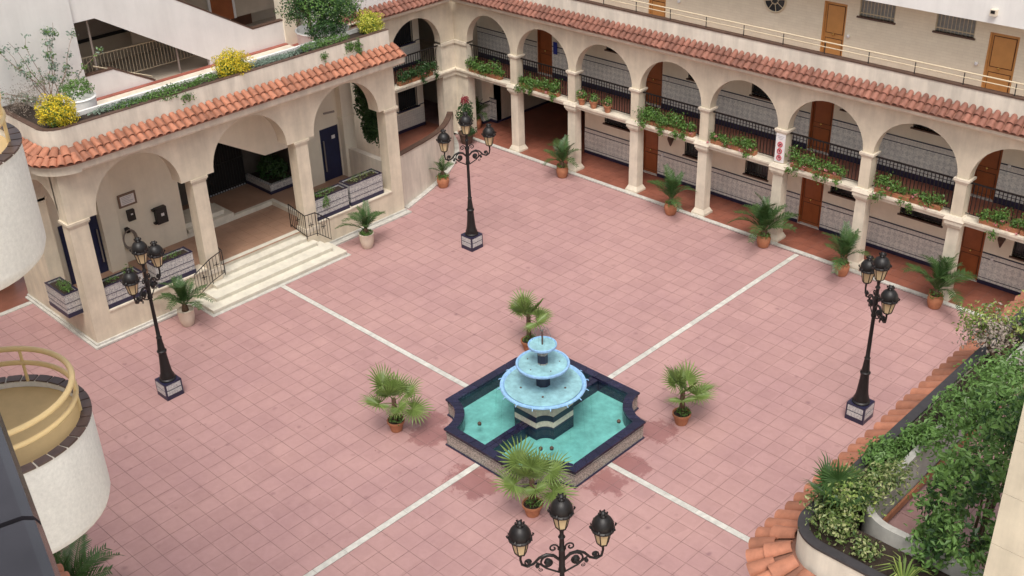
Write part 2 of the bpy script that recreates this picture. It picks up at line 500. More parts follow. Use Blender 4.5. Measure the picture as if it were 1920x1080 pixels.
def foliage(name, material, parent, clumps, leaf=0.07, aspect=0.5, up=0.35, kind='stuff'):
    V = []; F = []; k = 0
    for (c, rad, n, *o) in clumps:
        p, d = ellipsoid_pts(n, c, rad, *(o if o else ()))
        nm = d + np.array([0, 0, up]) + rng.normal(size=d.shape) * 0.55
        v, f = leaf_arrays(p, nm, np.full(len(p), leaf), aspect)
        V.append(v); F.append(f + k); k += len(v)
    V = np.concatenate(V); F = np.concatenate(F)
    off = wloc(parent) if parent is not None else Vector((0, 0, 0))
    V = V - np.array(off)
    me = bpy.data.meshes.new(name)
    me.from_pydata(V.tolist(), [], F.tolist())
    me.materials.append(MATS[material])
    o = bpy.data.objects.new(name, me)
    COL.objects.link(o)
    if parent is not None: o.parent = parent
    if kind: o['kind'] = kind
    return o
# ================================================================== the setting: ground, courtyard paving
class Fr:
    def __init__(s, o, ud, nd):
        s.o = Vector(o); s.u = Vector(ud); s.n = Vector(nd)
    def __call__(s, u, n, z):
        return s.o + s.u * u + s.n * n + Vector((0, 0, z))
NF = Fr((0, 13.5, 0), (1, 0, 0), (0, -1, 0))        # north arcade, n towards the courtyard
WF = Fr((-12.9, 0, 0), (0, 1, 0), (1, 0, 0))        # west porch
WA = Fr((-17.27, 0, 0), (0, 1, 0), (1, 0, 0))       # west arcade in the corner
EF = Fr((11.0, 0, 0), (0, 1, 0), (-1, 0, 0))        # east porch, seen from above

structure(MB().box(-150, 150, -150, 150, -0.5, -0.06).build('ground', 'limestone_pale'))
RAMP = [(-13.15, 6.7), (-13.5, 7.7), (-13.88, 8.8), (-14.3, 9.75), (-14.95, 10.85), (-15.6, 11.65), (-16.3, 12.3), (-17.2, 12.85)]
def ramp_x(y):
    for (x0, y0), (x1, y1) in zip(RAMP, RAMP[1:]):
        if y0 <= y <= y1: return x0 + (x1 - x0) * (y - y0) / (y1 - y0)
    return -17.2
floor = structure(MB().box(-17.2, 11.6, -13.2, 13.2, -0.055, -0.006).build('courtyard_floor', 'grout'))
PIT, SW = 0.505, 0.10
rects = []
for sx in (-1, 1):
    for sy in (-1, 1):
        for i in range(36):
            for j in range(28):
                x0, x1 = SW + i * PIT, SW + (i + 1) * PIT
                y0, y1 = SW + j * PIT, SW + (j + 1) * PIT
                if sx < 0: x0, x1 = -x1, -x0
                if sy < 0: y0, y1 = -y1, -y0
                x0 = max(x0, -17.1); x1 = min(x1, 11.5); y0 = max(y0, -13.12); y1 = min(y1, 13.12)
                if x1 - x0 < 0.06 or y1 - y0 < 0.06: continue
                cx, cy = (x0 + x1) / 2, (y0 + y1) / 2
                if cx < -12.9 and -6.0 < cy < 6.4: continue
                if cx < -12.0 and -2.4 < cy < 2.5: continue
                if cy > 6.4 and x1 < ramp_x(cy) - 0.3: continue
                if abs(cx - 0.18) < 1.9 and abs(cy - 0.05) < 1.9 : continue
                rects.append((x0 + 0.007, x1 - 0.007, y0 + 0.007, y1 - 0.007))
def tile_seen(r):
    px, py = project(((r[0] + r[1]) / 2, (r[2] + r[3]) / 2, 0))
    if not (10 < px < 1915 and 10 < py < 1090): return False
    if px < 215 and py > 620 : return False
    if (px - 960) / 500 + (py - 540) / 500 > 1.92: return False
    return True
vis = sorted([r for r in rects if tile_seen(r)], key=lambda r: (CAM - Vector((r[0], r[2], 0))).length)
near = [r for r in vis if r[1] - r[0] > 0.4 and r[3] - r[2] > 0.4][:300]
nset = set(near)
tile_me = MB().box(-PIT / 2 + .007, PIT / 2 - .007, -PIT / 2 + .007, PIT / 2 - .007, -0.02, 0).mesh('floor_tile', 'pink_tile')
for r in near:
    inst('floor_tile', tile_me, floor, ((r[0] + r[1]) / 2, (r[2] + r[3]) / 2, random.uniform(-.0012, .0012)), rot=(random.gauss(0, .0012), random.gauss(0, .0012), random.gauss(0, .0015)))
mb = MB()
for r in rects:
    if r not in nset: mb.box(*r, -0.02, random.uniform(-.001, .001))
mb.build('floor_tiles', 'pink_tile', floor, kind='stuff')
# white marble strips that cross at the fountain
def strip(a0, a1, along):
    s = structure(MB().box(*( (a0, a1, -SW, SW) if along == 'x' else (-SW, SW, a0, a1)), -0.02, -0.008).build('marble_strip', 'grout'))
    a = a0
    while a < a1 - 0.05:
        e = min(a1, a + random.uniform(0.85, 1.0))
        g = 0.004
        rc = (a + g, e - g, -SW + .014, SW - .014) if along == 'x' else (-SW + .014, SW - .014, a + g, e - g)
        MB().box(*rc, -0.012, 0.0035 + random.uniform(0, .0015)).build('marble_slab', 'marble', s)
        a = e
strip(-11.78, -2.1, 'x'); strip(2.45, 11.4, 'x'); strip(-13.1, -2.2, 'y'); strip(2.3, 13.1, 'y')
# red floor of the arcades
af = structure(MB().box(-26, 13, 13.36, 21.5, -0.05, 0.01).build('arcade_floor', 'grout'))
af_mb = MB()
for i in range(-42, 22):
    for j in range(4):
        x0 = i * 0.42 + 0.1; y0 = 13.37 + j * 0.455
        af_mb.box(x0 + .006, x0 + .414, y0 + .006, y0 + .449, 0.0, 0.018)
af_mb.build('floor_tiles', 'red_tile', af, kind='stuff')
MB().box(-16.6, -11.4, 15.19, 21, 0.0, 0.016).build('passage_floor', 'red_floor', af)
wfl = structure(MB().box(-19.2, -17.25, -13.2, 13.36, -0.05, 0.012).build('corridor_floor', 'red_floor'))
poly = [(x - 0.12, y) for x, y in RAMP] + [(-17.25, 13.3), (-17.25, 6.8)]
structure(MB().prism(poly, -0.01, 0.011, 'z').build('ramp_floor', 'red_floor'))
kerb = structure(MB().box(-17.3, 9.4, 13.18, 13.36, -0.05, 0.03).build('arcade_kerb', 'marble'))
structure(MB().box(-17.25, -17.05, -13.1, -6.25, -0.05, 0.03).build('corridor_kerb', 'marble'))

# ================================================================== shared building pieces
def arch_panel(mb, u0, u1, zs, uc, r, ztop, n0, n1, rise=None, seg=20):
    rise = rise or r
    A = [(uc - r * math.cos(math.pi * i / seg), zs + rise * math.sin(math.pi * i / seg)) for i in range(seg + 1)]
    low = [(u0, zs)] + A + [(u1, zs)]
    top = [(u, ztop) for u, z in low]
    k = len(low)
    vs = [(u, n1, z) for u, z in low] + [(u, n1, z) for u, z in top] + [(u, n0, z) for u, z in low] + [(u, n0, z) for u, z in top]
    fs = []
    for i in range(k - 1):
        if abs(low[i + 1][0] - low[i][0]) > 1e-6:
            fs.append((i, i + 1, k + i + 1, k + i))
            fs.append((2 * k + i, 3 * k + i, 3 * k + i + 1, 2 * k + i + 1))
        fs.append((i, 2 * k + i, 2 * k + i + 1, i + 1))
        fs.append((k + i, k + i + 1, 3 * k + i + 1, 3 * k + i))
    fs.append((0, k, 3 * k, 2 * k)); fs.append((k - 1, 3 * k - 1, 4 * k - 1, 2 * k - 1))
    mb.add(vs, fs)
def wall_open(mb, u0, u1, z0, z1, n0, n1, ops):
    us = sorted({u0, u1, *[o[0] for o in ops], *[o[1] for o in ops]})
    us = [u for u in us if u0 <= u <= u1]
    for a, b in zip(us, us[1:]):
        cut = sorted([(o[2], o[3]) for o in ops if o[0] <= a + 1e-6 and o[1] >= b - 1e-6])
        z = z0
        for c0, c1 in cut:
            if c0 > z + 1e-6: mb.box(a, b, n0, n1, z, c0)
            z = max(z, c1)
        if z < z1 - 1e-6: mb.box(a, b, n0, n1, z, z1)
def roof_tile_mesh(name, matn, l=0.38, r0=0.085, r1=0.108, th=0.016, seg=7):
    vs = []; fs = []
    for (y, r) in ((0, r0), (l, r1)):
        for rr in (r, r - th):
            for i in range(seg + 1):
                a = math.pi * i / seg
                vs.append((rr * math.cos(a), y, rr * math.sin(a) * 0.95))
    k = seg + 1
    for i in range(seg):
        fs.append((i, i + 1, 2 * k + i + 1, 2 * k + i))
        fs.append((k + i, 3 * k + i, 3 * k + i + 1, k + i + 1))
        fs.append((2 * k + i, 2 * k + i + 1, 3 * k + i + 1, 3 * k + i))
        fs.append((i, k + i, k + i + 1, i + 1))
    fs.append((0, 2 * k, 3 * k, k)); fs.append((seg, k + seg, 3 * k + seg, 2 * k + seg))
    m = MB(); m.v = vs; m.f = fs
    return m.mesh(name, matn, True)
def place_tile(me, parent, top, ud, down, s_end, l, lift, widen=1.0):
    # top: point at the upper end of the slope; the tile's lower lip lies s_end down the slope
    down = down.normalized(); ud = ud.normalized()
    nrm = ud.cross(down)
    if nrm.z < 0: nrm = -nrm; ud = -ud
    o = top + down * (s_end - l) + nrm * lift
    mx = Matrix((ud * widen, down, nrm)).transposed().to_4x4()
    mx.translation = o
    jit = Matrix.Rotation(random.gauss(0, .018), 4, 'Z') @ Matrix.Rotation(random.gauss(0, .012), 4, 'X')
    inst('roof_tile', me, parent, mx=mx @ jit)
def eave_run(parent, me, fr, u0, u1, nt_, zt, ne, ze, pitch, rows=2, l=0.38):
    n = max(1, round((u1 - u0) / pitch)); p = (u1 - u0) / n
    down = fr.n * (ne - nt_) + Vector((0, 0, ze - zt)); L = down.length
    for i in range(n):
        u = u0 + (i + .5) * p
        top = fr(u, nt_, zt)
        for j in range(rows):
            place_tile(me, parent, top, fr.u.copy(), down, L + 0.035 - j * 0.30 + random.gauss(0, .008), l, 0.012 + 0.022 * (rows - 1 - j) * 0 + 0.026 * j)
def eave_bed(parent, fr, u0, u1, nt_, zt, ne, ze):
    m = MB(fr)
    m.prism([(nt_, zt), (ne, ze), (ne, ze - .04), (nt_, zt - .10)], u0, u1, 'x')
    return m.build('eave_bed', 'roof_bed', parent)
def eave_corner(parent, me, c, r_top, zt, r_eave, ze, a0, a1, count, rows=2, l=0.38, bedmat='roof_bed'):
    for i in range(count):
        a = a0 + (a1 - a0) * (i + .5) / count
        d = Vector((math.cos(a), math.sin(a), 0)); t = Vector((-math.sin(a), math.cos(a), 0))
        top = Vector(c) + d * r_top + Vector((0, 0, zt))
        down = d * (r_eave - r_top) + Vector((0, 0, ze - zt)); L = down.length
        for j in range(rows):
            if j == 1 and i % 2: continue
            place_tile(me, parent, top, t, down, L + 0.035 - j * 0.30, l, 0.012 + 0.026 * j, 1.1 if j == 0 else 1.25)
    m = MB(); n = 14
    vs = []; fs = []
    for i in range(n + 1):
        a = a0 + (a1 - a0) * i / n
        for rr, z in ((r_top, zt), (r_eave, ze), (r_eave, ze - .04), (r_top, zt - .10)):
            vs.append((c[0] + rr * math.cos(a), c[1] + rr * math.sin(a), z))
    for i in range(n):
        for q in range(4):
            fs.append((i * 4 + q, i * 4 + (q + 1) % 4, (i + 1) * 4 + (q + 1) % 4, (i + 1) * 4 + q))
    m.add(vs, fs)
    m.build('eave_bed', bedmat, parent)
def ring_wall(mb, c, r0, r1, z0, z1, a0, a1, n=16):
    vs = []; fs = []
    for i in range(n + 1):
        a = a0 + (a1 - a0) * i / n
        for rr, z in ((r0, z0), (r1, z0), (r1, z1), (r0, z1)):
            vs.append((c[0] + rr * math.cos(a), c[1] + rr * math.sin(a), z))
    for i in range(n):
        for q in range(4):
            fs.append((i * 4 + q, i * 4 + (q + 1) % 4, (i + 1) * 4 + (q + 1) % 4, (i + 1) * 4 + q))
    fs.append((0, 1, 2, 3)); fs.append((n * 4 + 3, n * 4 + 2, n * 4 + 1, n * 4))
    mb.add(vs, fs)
TILE_RED = roof_tile_mesh('roof_tile', 'roof_tile_red')
TILE_ORANGE = roof_tile_mesh('roof_tile', 'roof_tile_orange')
TILE_SIDE = roof_tile_mesh('roof_tile', 'roof_tile_orange', l=0.52, r0=0.10, r1=0.125)

# ================================================================== north arcade building
arc = thing('arcade_building', (-4, 14.5, 0), 'two storey cream arcade with round arches, tiled eave and upper gallery', 'building')
COLX = [-13.77 + 3.13 * k for k in range(8)]
F2, F3 = 2.89, 6.05
def shared(parent, name, mb, matn, offs, smooth=False):
    me = mb.mesh(name, matn, smooth)
    return [inst(name, me, parent, o) for o in offs]
low_me = MB().frustum(0, 0, 0.17, 2.58, (.20, .185), (.185, .18)).mesh('column', 'limestone_pale')
base_me = MB().box(-.28, .28, -.28, .28, 0, .10).add(*(lambda m: (m.v, m.f))(MB().frustum(0, 0, .10, .24, (.27, .27), (.21, .195)))).mesh('column_base', 'limestone_pale')
cap_me = MB().frustum(0, 0, 2.50, 2.58, (.20, .20), (.24, .25)).add(*(lambda m: (m.v, m.f))(MB().box(-.25, .25, -.26, .26, 2.58, 2.66))).mesh('column_capital', 'limestone_pale')
for x in COLX:
    c = inst('column', low_me, arc, (x, 13.64, 0))
    inst('column_base', base_me, c, (x, 13.64, 0)); inst('column_capital', cap_me, c, (x, 13.64, 0))
ped_me = MB().box(-.28, .28, -.30, .30, 2.655, 2.80).add(*(lambda m: (m.v, m.f))(MB().frustum(0, 0, 2.80, 2.93, (.32, .33), (.25, .27)))).mesh('column_pedestal', 'limestone_pale')
up_me = MB().box(-.18, .18, -.20, .20, 2.90, 4.02).mesh('upper_column', 'limestone')
imp_me = MB().frustum(0, 0, 3.99, 4.08, (.185, .205), (.24, .25)).add(*(lambda m: (m.v, m.f))(MB().box(-.25, .25, -.255, .255, 4.08, 4.15))).mesh('impost', 'limestone_pale')
for x in COLX:
    u = inst('upper_column', up_me, arc, (x, 13.66, 0))
    inst('column_pedestal', ped_me, u, (x, 13.64, 0)); inst('impost', imp_me, u, (x, 13.66, 0))
# corner pier where the two arcades meet
pier = MB().box(-17.9, -16.55, 13.5, 13.9, 0, 4.02).box(-17.7, -17.27, 12.74, 13.5, 0, 4.02).build('corner_pier', 'limestone_pale', arc)
MB().box(-17.27, -16.50, 13.44, 13.5, 4.0, 4.14).box(-17.27, -17.21, 12.70, 13.44, 4.0, 4.14).build('impost', 'limestone_pale', pier)
MB().box(-17.27, -16.50, 13.43, 13.5, 2.62, 2.92).box(-17.27, -17.2, 12.70, 13.43, 2.62, 2.92).build('floor_band', 'limestone_pale', pier)
# arches of the upper storey
ZS, ZT = 4.15, 5.80
bays = [(-17.27, -13.77, -15.23, 1.27)] + [(COLX[k], COLX[k + 1], (COLX[k] + COLX[k + 1]) / 2, 1.385) for k in range(7)]
for (a, b, uc, r) in bays:
    m = MB(NF); arch_panel(m, a, b, ZS, uc, r, ZT, -.36, 0.0, rise=1.33)
    m.build('arch', 'limestone', arc, True)
m = MB(NF); m.box(COLX[-1], 10.2, -.36, 0, 0, ZT); m.build('end_wall', 'limestone', arc)
m = MB(WA); arch_panel(m, 9.8, 13.5, ZS, 11.37, 1.37, ZT, -.36, 0, rise=1.33); m.build('arch', 'limestone', arc, True)
m = MB(WA); m.box(6.0, 9.8, -.36, 0, 0, ZT).box(9.8, 10.0, -.36, 0, 0, 4.15); m.build('side_wall', 'limestone', arc)
# gallery floor slabs with a moulded edge
m = MB(NF); m.box(-17.27, 10.2, -1.7, 0.06, 2.70, 2.86); m.build('gallery_slab', 'limestone_pale', arc)
m = MB(NF); m.prism([(0.06, 2.79), (0.13, 2.83), (0.13, 2.90), (0.06, 2.90)], -17.2, 10.2, 'x'); m.box(-17.2, 10.2, -0.4, 0.06, 2.862, 2.90); m.build('gallery_edge', 'limestone_pale', arc)
m = MB(NF); m.box(-17.6, 10.2, -1.7, -0.42, 2.862, F2 - .002); m.build('gallery_floor', 'red_floor', arc)
m = MB(WA); m.box(9.0, 13.5, -1.75, 0.06, 2.70, 2.86); m.prism([(0.06, 2.79), (0.13, 2.83), (0.13, 2.90), (0.06, 2.90)], 9.8, 13.42, 'x'); m.box(9.8, 13.42, -.4, .06, 2.862, 2.90); m.build('gallery_edge', 'limestone_pale', arc)
m = MB(WA); m.box(9.0, 15.2, -1.75, -0.42, 2.862, F2); m.build('gallery_floor', 'red_floor', arc)
# fascia and tiled eave
m = MB(NF); m.prism([(0.0, 5.72), (0.16, 5.80), (0.30, 5.86), (0.36, 5.92), (0.36, 6.07), (0.0, 6.07)], -16.95, 10.2, 'x'); m.build('fascia', 'limestone_pale', arc)
m = MB(WA); m.prism([(0.0, 5.72), (0.16, 5.80), (0.30, 5.86), (0.36, 5.92), (0.36, 6.07), (0.0, 6.07)], 7.5, 13.2, 'x'); m.build('fascia', 'limestone_pale', arc)
m = MB(NF); m.box(-17.27, 10.2, -1.7, 0.0, 5.80, F3 - .02); m.build('roof_slab', 'limestone_pale', arc)
m = MB(WA); m.box(6.0, 13.5, -1.75, 0.0, 5.80, F3 - .02); m.build('roof_slab', 'limestone_pale', arc)
eave = eave_bed(arc, NF, -16.9, 10.2, 0.0, 6.36, 0.46, 6.08)
eave_run(eave, TILE_RED, NF, -16.72, 9.9, 0.0, 6.36, 0.46, 6.08, 0.243)
eave2 = eave_bed(arc, WA, 7.5, 13.05, 0.0, 6.36, 0.46, 6.08)
eave_run(eave2, TILE_RED, WA, 7.6, 12.95, 0.0, 6.36, 0.46, 6.08, 0.243)
# top gallery: parapet, cap, rail
m = MB(NF); m.box(-17.27, 10.2, -.16, 0.0, F3 - .02, 6.93); m.build('parapet', 'parapet_plaster', arc)
m = MB(NF); m.box(-17.27, 10.2, -.19, 0.02, 6.932, 6.975); m.build('parapet_cap', 'dark_cap', arc)
m = MB(WA); m.box(6.0, 13.5, -.16, 0.0, F3 - .02, 6.93); m.build('parapet', 'plaster_white', arc)
m = MB(WA); m.box(6.0, 13.5, -.19, 0.02, 6.932, 6.975); m.build('parapet_cap', 'dark_cap', arc)
rail = MB(NF).tube([(-17.0, -.06, 7.36), (10.2, -.06, 7.36)], .022, 8).tube([(-17.0, -.06, 7.20), (10.2, -.06, 7.20)], .016, 8).build('gallery_rail', 'rail_cream', arc)
m = MB(NF)
for k in range(18): m.tube([(-9.14 + 1.515 * (k - 5), -.06, 6.97), (-9.14 + 1.515 * (k - 5), -.06, 7.36)], .016, 6)
m.build('rail_post', 'iron_dark', rail)
m = MB(NF); m.box(-17.27, 10.2, -1.7, -.16, F3 - .018, F3); m.build('walkway_floor', 'red_floor', arc)

# back walls: ground, gallery, top
BN = -1.7                                                 # back wall plane (n from the arcade face)
doors_g = [(-8.46, -7.66), (-1.29, -.41), (4.58, 5.40)]
doors_u = [(-14.05, -13.22), (-8.44, -7.58), (-1.22, -.37), (4.60, 5.42)]
doors_t = [(-8.34, -7.55), (-1.14, -.31), (4.38, 5.27)]
wins_g = [(-10.4, -9.1, 1.57, 2.35), (-6.4, -5.62, 1.28, 2.35), (-3.66, -2.68, 1.28, 2.35), (-.15, 1.15, 1.57, 2.35), (2.46, 3.94, 1.57, 2.35), (6.3, 7.2, 1.28, 2.35)]
wins_u = [(-15.95, -15.2, 1.45, 2.5), (-10.35, -9.1, 1.76, 2.5), (-6.4, -5.6, 1.45, 2.5), (-3.64, -2.66, 1.45, 2.5), (-.08, 1.1, 1.76, 2.5), (2.46, 3.92, 1.76, 2.5), (6.3, 7.2, 1.45, 2.5)]
wins_t = [(.12, 1.34, 1.80, 2.7), (2.68, 3.92, 1.80, 2.7)]
def storey(zf, doors, wins, matn, doormat, extra=(), u0=-17.6, zc=2.65, stone=False, sk=.14, dl=.93, dt=1.10):
    ops = [(a, b, zf, zf + 2.08) for a, b in doors] + [(a, b, zf + c, zf + d) for a, b, c, d in wins] + [(a, b, zf, zf + 2.6) for a, b in extra]
    m = MB(NF); wall_open(m, u0, 10.2, zf, zf + zc, BN - .30, BN, ops)
    back = m.build('back_wall', matn, arc)
    for a, b in doors:
        d = MB(NF).box(a, b, BN - .16, BN - .10, zf, zf + 2.08).build('door', doormat, arc)
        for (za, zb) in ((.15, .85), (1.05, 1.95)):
            MB(NF).box(a + .095, b - .095, BN - .0995, BN - .094, zf + za - .025, zf + zb + .025).build('panel_shade', 'door_groove_shade', d)  # dark border behind the panel, painting in the shade of its groove
        m = MB(NF)
        for (za, zb) in ((.15, .85), (1.05, 1.95)):
            m.box(a + .12, b - .12, BN - .099, BN - .085, zf + za, zf + zb)
        m.build('door_panel', doormat, d)
        k = MB(); kc = NF(a + .42, BN - .03, zf + 1.02); k.lathe([(0, -.045), (.035, -.03), (.045, 0), (.035, .03), (0, .045)], 10, kc); k.build('door_knob', 'brass', d, True)
        MB(NF).box(a - .0, b + .0, BN - .18, BN + .02, zf + .001, zf + .035).build('door_sill', 'marble', d)
        MB(NF).box(a, a + .05, BN - .099, BN - .02, zf + .036, zf + 2.08).box(b - .05, b, BN - .099, BN - .02, zf + .036, zf + 2.08).build('door_jamb', doormat, d)
    for a, b, c, d_ in wins:
        w = MB(NF).box(a, b, BN - .14, BN - .12, zf + c, zf + d_).build('window', 'curtain' if stone else 'window_glass', arc)
        MB(NF).box(a - .05, b + .05, BN - .10, BN + .06, zf + c - .05, zf + c).build('window_sill', 'dark_cap', w)
        m = MB(NF)
        nb = max(4, int((b - a) / .115))
        for i in range(nb + 1):
            u = a + .02 + (b - a - .04) * i / nb
            m.box(u - .007, u + .007, BN - .03, BN - .012, zf + c + .005, zf + d_)
        m.box(a + .005, b - .005, BN - .035, BN - .007, zf + c + .10, zf + c + .125)
        m.build('window_bars', 'rail_cream' if stone else 'iron', w, kind='stuff')
    if not stone:
        gaps = sorted([(a - .01, b + .01) for a, b in doors] + [(a, b) for a, b in extra]); segs = []; u = u0
        for a, b in gaps + [(10.2, 10.2)]:
            if a - u > .1: segs.append((u, a))
            u = max(u, b)
        for a, b in segs:
            t = MB(NF).box(a, b, BN, BN + .016, zf + sk, zf + dl).build('tile_dado', 'azulejo', arc)
            MB(NF).box(a, b, BN, BN + .014, zf + dl + .02, zf + dt).build('dado_border', 'azulejo_border', t)
            MB(NF).box(a, b, BN, BN + .026, zf + dl, zf + dl + .022).box(a, b, BN, BN + .030, zf + dt, zf + dt + .032).box(a, b, BN, BN + .026, zf + sk + .09, zf + sk + .108).build('dado_line', 'navy_trim', t)
            MB(NF).box(a, b, BN, BN + .03, zf + .0, zf + sk).build('skirting', 'navy_trim', t)
    return back
storey(0.01, doors_g, wins_g, 'plaster_cream', 'door_wood', extra=[(-16.6, -11.44)])
storey(F2, doors_u, wins_u, 'plaster_cream', 'door_wood', zc=2.9, sk=.21, dl=1.11, dt=1.31)
storey(F3, doors_t, wins_t, 'stone_cladding', 'door_light', u0=-17.6, zc=3.2, stone=True)
# round window of the top gallery
rw_c = NF(-2.98, BN + .01, 7.84)
rw = MB().prism([(rw_c.x + .41 * math.cos(a * math.pi / 14), rw_c.z + .41 * math.sin(a * math.pi / 14)) for a in range(28)], rw_c.y - .012, rw_c.y - .004, 'y').build('round_window', 'window_glass', arc)
m = MB()
m.tube([(rw_c.x + .41 * math.cos(a * math.pi / 14), rw_c.y - .02, rw_c.z + .41 * math.sin(a * math.pi / 14)) for a in range(28)], .03, 6, True)
m.tube([(rw_c.x + .14 * math.cos(a * math.pi / 7), rw_c.y - .03, rw_c.z + .14 * math.sin(a * math.pi / 7)) for a in range(14)], .012, 5, True)
for k in range(8):
    a = k * math.pi / 4 + .2
    m.tube([(rw_c.x + .1 * math.cos(a), rw_c.y - .03, rw_c.z + .1 * math.sin(a)), (rw_c.x + .41 * math.cos(a), rw_c.y - .03, rw_c.z + .41 * math.sin(a))], .012, 5)
m.build('window_grille', 'rail_cream', rw, True)
# switch plates beside the doors
for (x, z) in ((-.15, 7.14), (4.14, 7.12), (-6.94, 7.12), (-.22, 4.1), (-7.3, 4.15), (5.7, 4.2), (-.2, 1.02), (-7.4, 1.0), (5.75, 1.0)):
    p = NF(x, BN + .04, z); MB().lathe([(0, -.05), (.05, -.04), (.06, 0), (.05, .04), (0, .05)], 10, p).build('bell_plate', 'sign_white', arc, True)
# band of the storey above
m = MB(NF); m.box(-17.3, 10.2, -1.7, -.75, 8.67, 8.95).box(-17.3, 10.2, -.95, -.75, 8.95, 10.0); m.build('upper_balcony', 'plaster_white', arc)
cc = NF(4.95, 0.12, 9.16)
cb = MB(NF).box(4.68, 4.86, -.75, -.60, 8.92, 9.10).build('lamp_box', 'pot_white', arc)
MB(NF).box(4.71, 4.83, -.60, -.59, 8.99, 9.08).build('lens', 'iron', cb)
# the passage behind the first columns and the dark corner of the west wing
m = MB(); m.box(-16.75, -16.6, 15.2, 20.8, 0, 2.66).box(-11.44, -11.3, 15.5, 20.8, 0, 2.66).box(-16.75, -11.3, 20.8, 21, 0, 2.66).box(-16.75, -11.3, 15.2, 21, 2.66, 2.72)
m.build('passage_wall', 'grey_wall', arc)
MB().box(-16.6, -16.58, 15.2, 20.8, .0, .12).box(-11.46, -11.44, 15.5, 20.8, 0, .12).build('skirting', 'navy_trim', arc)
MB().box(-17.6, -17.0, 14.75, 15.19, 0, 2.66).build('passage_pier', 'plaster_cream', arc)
MB().box(-17.0, -16.984, 14.75, 15.2, .14, .93).box(-17.6, -17.0, 14.734, 14.75, .14, .93).build('tile_dado', 'azulejo', arc)
MB().box(-17.0, -16.975, 14.725, 15.2, .95, 1.0).box(-17.6, -17.0, 14.725, 14.749, .95, 1.0).box(-17.0, -16.975, 14.72, 15.2, 0.02, .13).box(-17.6, -17.0, 14.72, 14.749, .02, .13).build('dado_line', 'navy_trim', arc)
# west wing behind the ramp: back wall, window, dado
WB = -1.73
for zf in (0.012, F2):
    ops = [(11.62, 12.72, zf + 1.0, zf + 2.3)]
    m = MB(WA); wall_open(m, 7.5, 13.07, zf, zf + 2.65, WB - .3, WB, ops); m.build('back_wall', 'plaster_cream', arc)
    w = MB(WA).box(11.62, 12.72, WB - .14, WB - .12, zf + 1.0, zf + 2.3).build('window', 'window_glass', arc)
    m = MB(WA)
    for i in range(11): m.box(11.64 + i * .106, 11.66 + i * .106, WB - .03, WB - .012, zf + 1.0, zf + 2.3)
    m.build('window_bars', 'iron', w, kind='stuff')
    MB(WA).box(11.55, 12.8, WB - .1, WB + .06, zf + .94, zf + 1.0).build('window_sill', 'navy_trim', w)
    t = MB(WA).box(7.5, 13.06, WB, WB + .016, zf + .14, zf + .85).build('tile_dado', 'azulejo_border', arc)
    MB(WA).box(7.5, 13.07, WB, WB + .03, zf, zf + .14).build('skirting', 'navy_trim', t)
    MB(WA).box(7.5, 11.54, WB, WB + .028, zf + 1.0, zf + 1.03).box(12.81, 13.07, WB, WB + .028, zf + 1.0, zf + 1.03).build('dado_line', 'navy_trim', t)
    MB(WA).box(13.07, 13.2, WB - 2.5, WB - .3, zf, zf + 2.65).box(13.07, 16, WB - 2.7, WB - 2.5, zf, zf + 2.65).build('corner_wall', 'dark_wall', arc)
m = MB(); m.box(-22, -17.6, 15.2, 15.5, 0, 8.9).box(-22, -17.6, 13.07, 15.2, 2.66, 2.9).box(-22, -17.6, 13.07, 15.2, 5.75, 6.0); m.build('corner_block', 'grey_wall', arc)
# balcony railings, one in each bay
def railing(fr, u0, u1, n):
    r = MB(fr).box(u0, u1, n - .026, n + .026, 3.975, 4.02).box(u0, u1, n - .014, n + .014, 2.98, 3.0).build('balcony_railing', 'iron', arc)
    m = MB(fr); k = round((u1 - u0) / .125)
    for i in range(1, k):
        u = u0 + (u1 - u0) * i / k
        m.box(u - .012, u + .012, n - .010, n + .010, 3.0, 3.985)
    m.build('balusters', 'iron', r, kind='stuff')
railing(NF, -16.55, -13.95, -.22)
for k in range(7): railing(NF, COLX[k] + .18, COLX[k + 1] - .18, -.22)
railing(WA, 10.0, 12.74, -.22)
# prohibition sign fixed to the fifth column
sg = MB(NF).box(-1.43, -1.07, 0.045, 0.06, 2.97, 3.99).build('notice_board', 'sign_white', arc, label='white notice with three red prohibition rings')
m = MB()
for z in (3.62, 3.38, 3.14):
    c = NF(-1.25, .072, z); m.tube([(c.x + .085 * math.cos(a * math.pi / 9), c.y, c.z + .085 * math.sin(a * math.pi / 9)) for a in range(18)], .015, 5, True)
    m.tube([(c.x - .06, c.y - .004, c.z + .06), (c.x + .06, c.y - .004, c.z - .06)], .012, 5)
m.build('prohibition_ring', 'sign_red', sg, True)
m = MB(NF)
m.box(-1.29, -1.21, .0605, .066, 3.60, 3.645).box(-1.30, -1.26, .0605, .066, 3.57, 3.60).box(-1.23, -1.21, .0605, .066, 3.57, 3.60)
m.box(-1.27, -1.23, .0605, .066, 3.34, 3.42).box(-1.29, -1.21, .0605, .066, 3.36, 3.375)
m.box(-1.28, -1.22, .0605, .066, 3.11, 3.165).box(-1.26, -1.24, .0605, .066, 3.165, 3.19)
m.build('prohibition_picture', 'iron', sg)
m = MB(NF)
for i in range(3): m.box(-1.38 + .03 * i, -1.12 - .03 * i, .0605, .064, 3.90 - i * .05, 3.915 - i * .05)
m.build('notice_print', 'sign_grey', sg, kind='stuff')
# wall lanterns hanging on the ground-floor wall
for x in (-6.97, 5.95):
    l = MB(); c = NF(x, BN + .14, 1.74)
    l.lathe([(0.02, -.22), (.13, 0.06), (.13, .12), (.05, .3)], 4, c, R(45)); l.build('wall_lantern', 'dark_cap', arc)
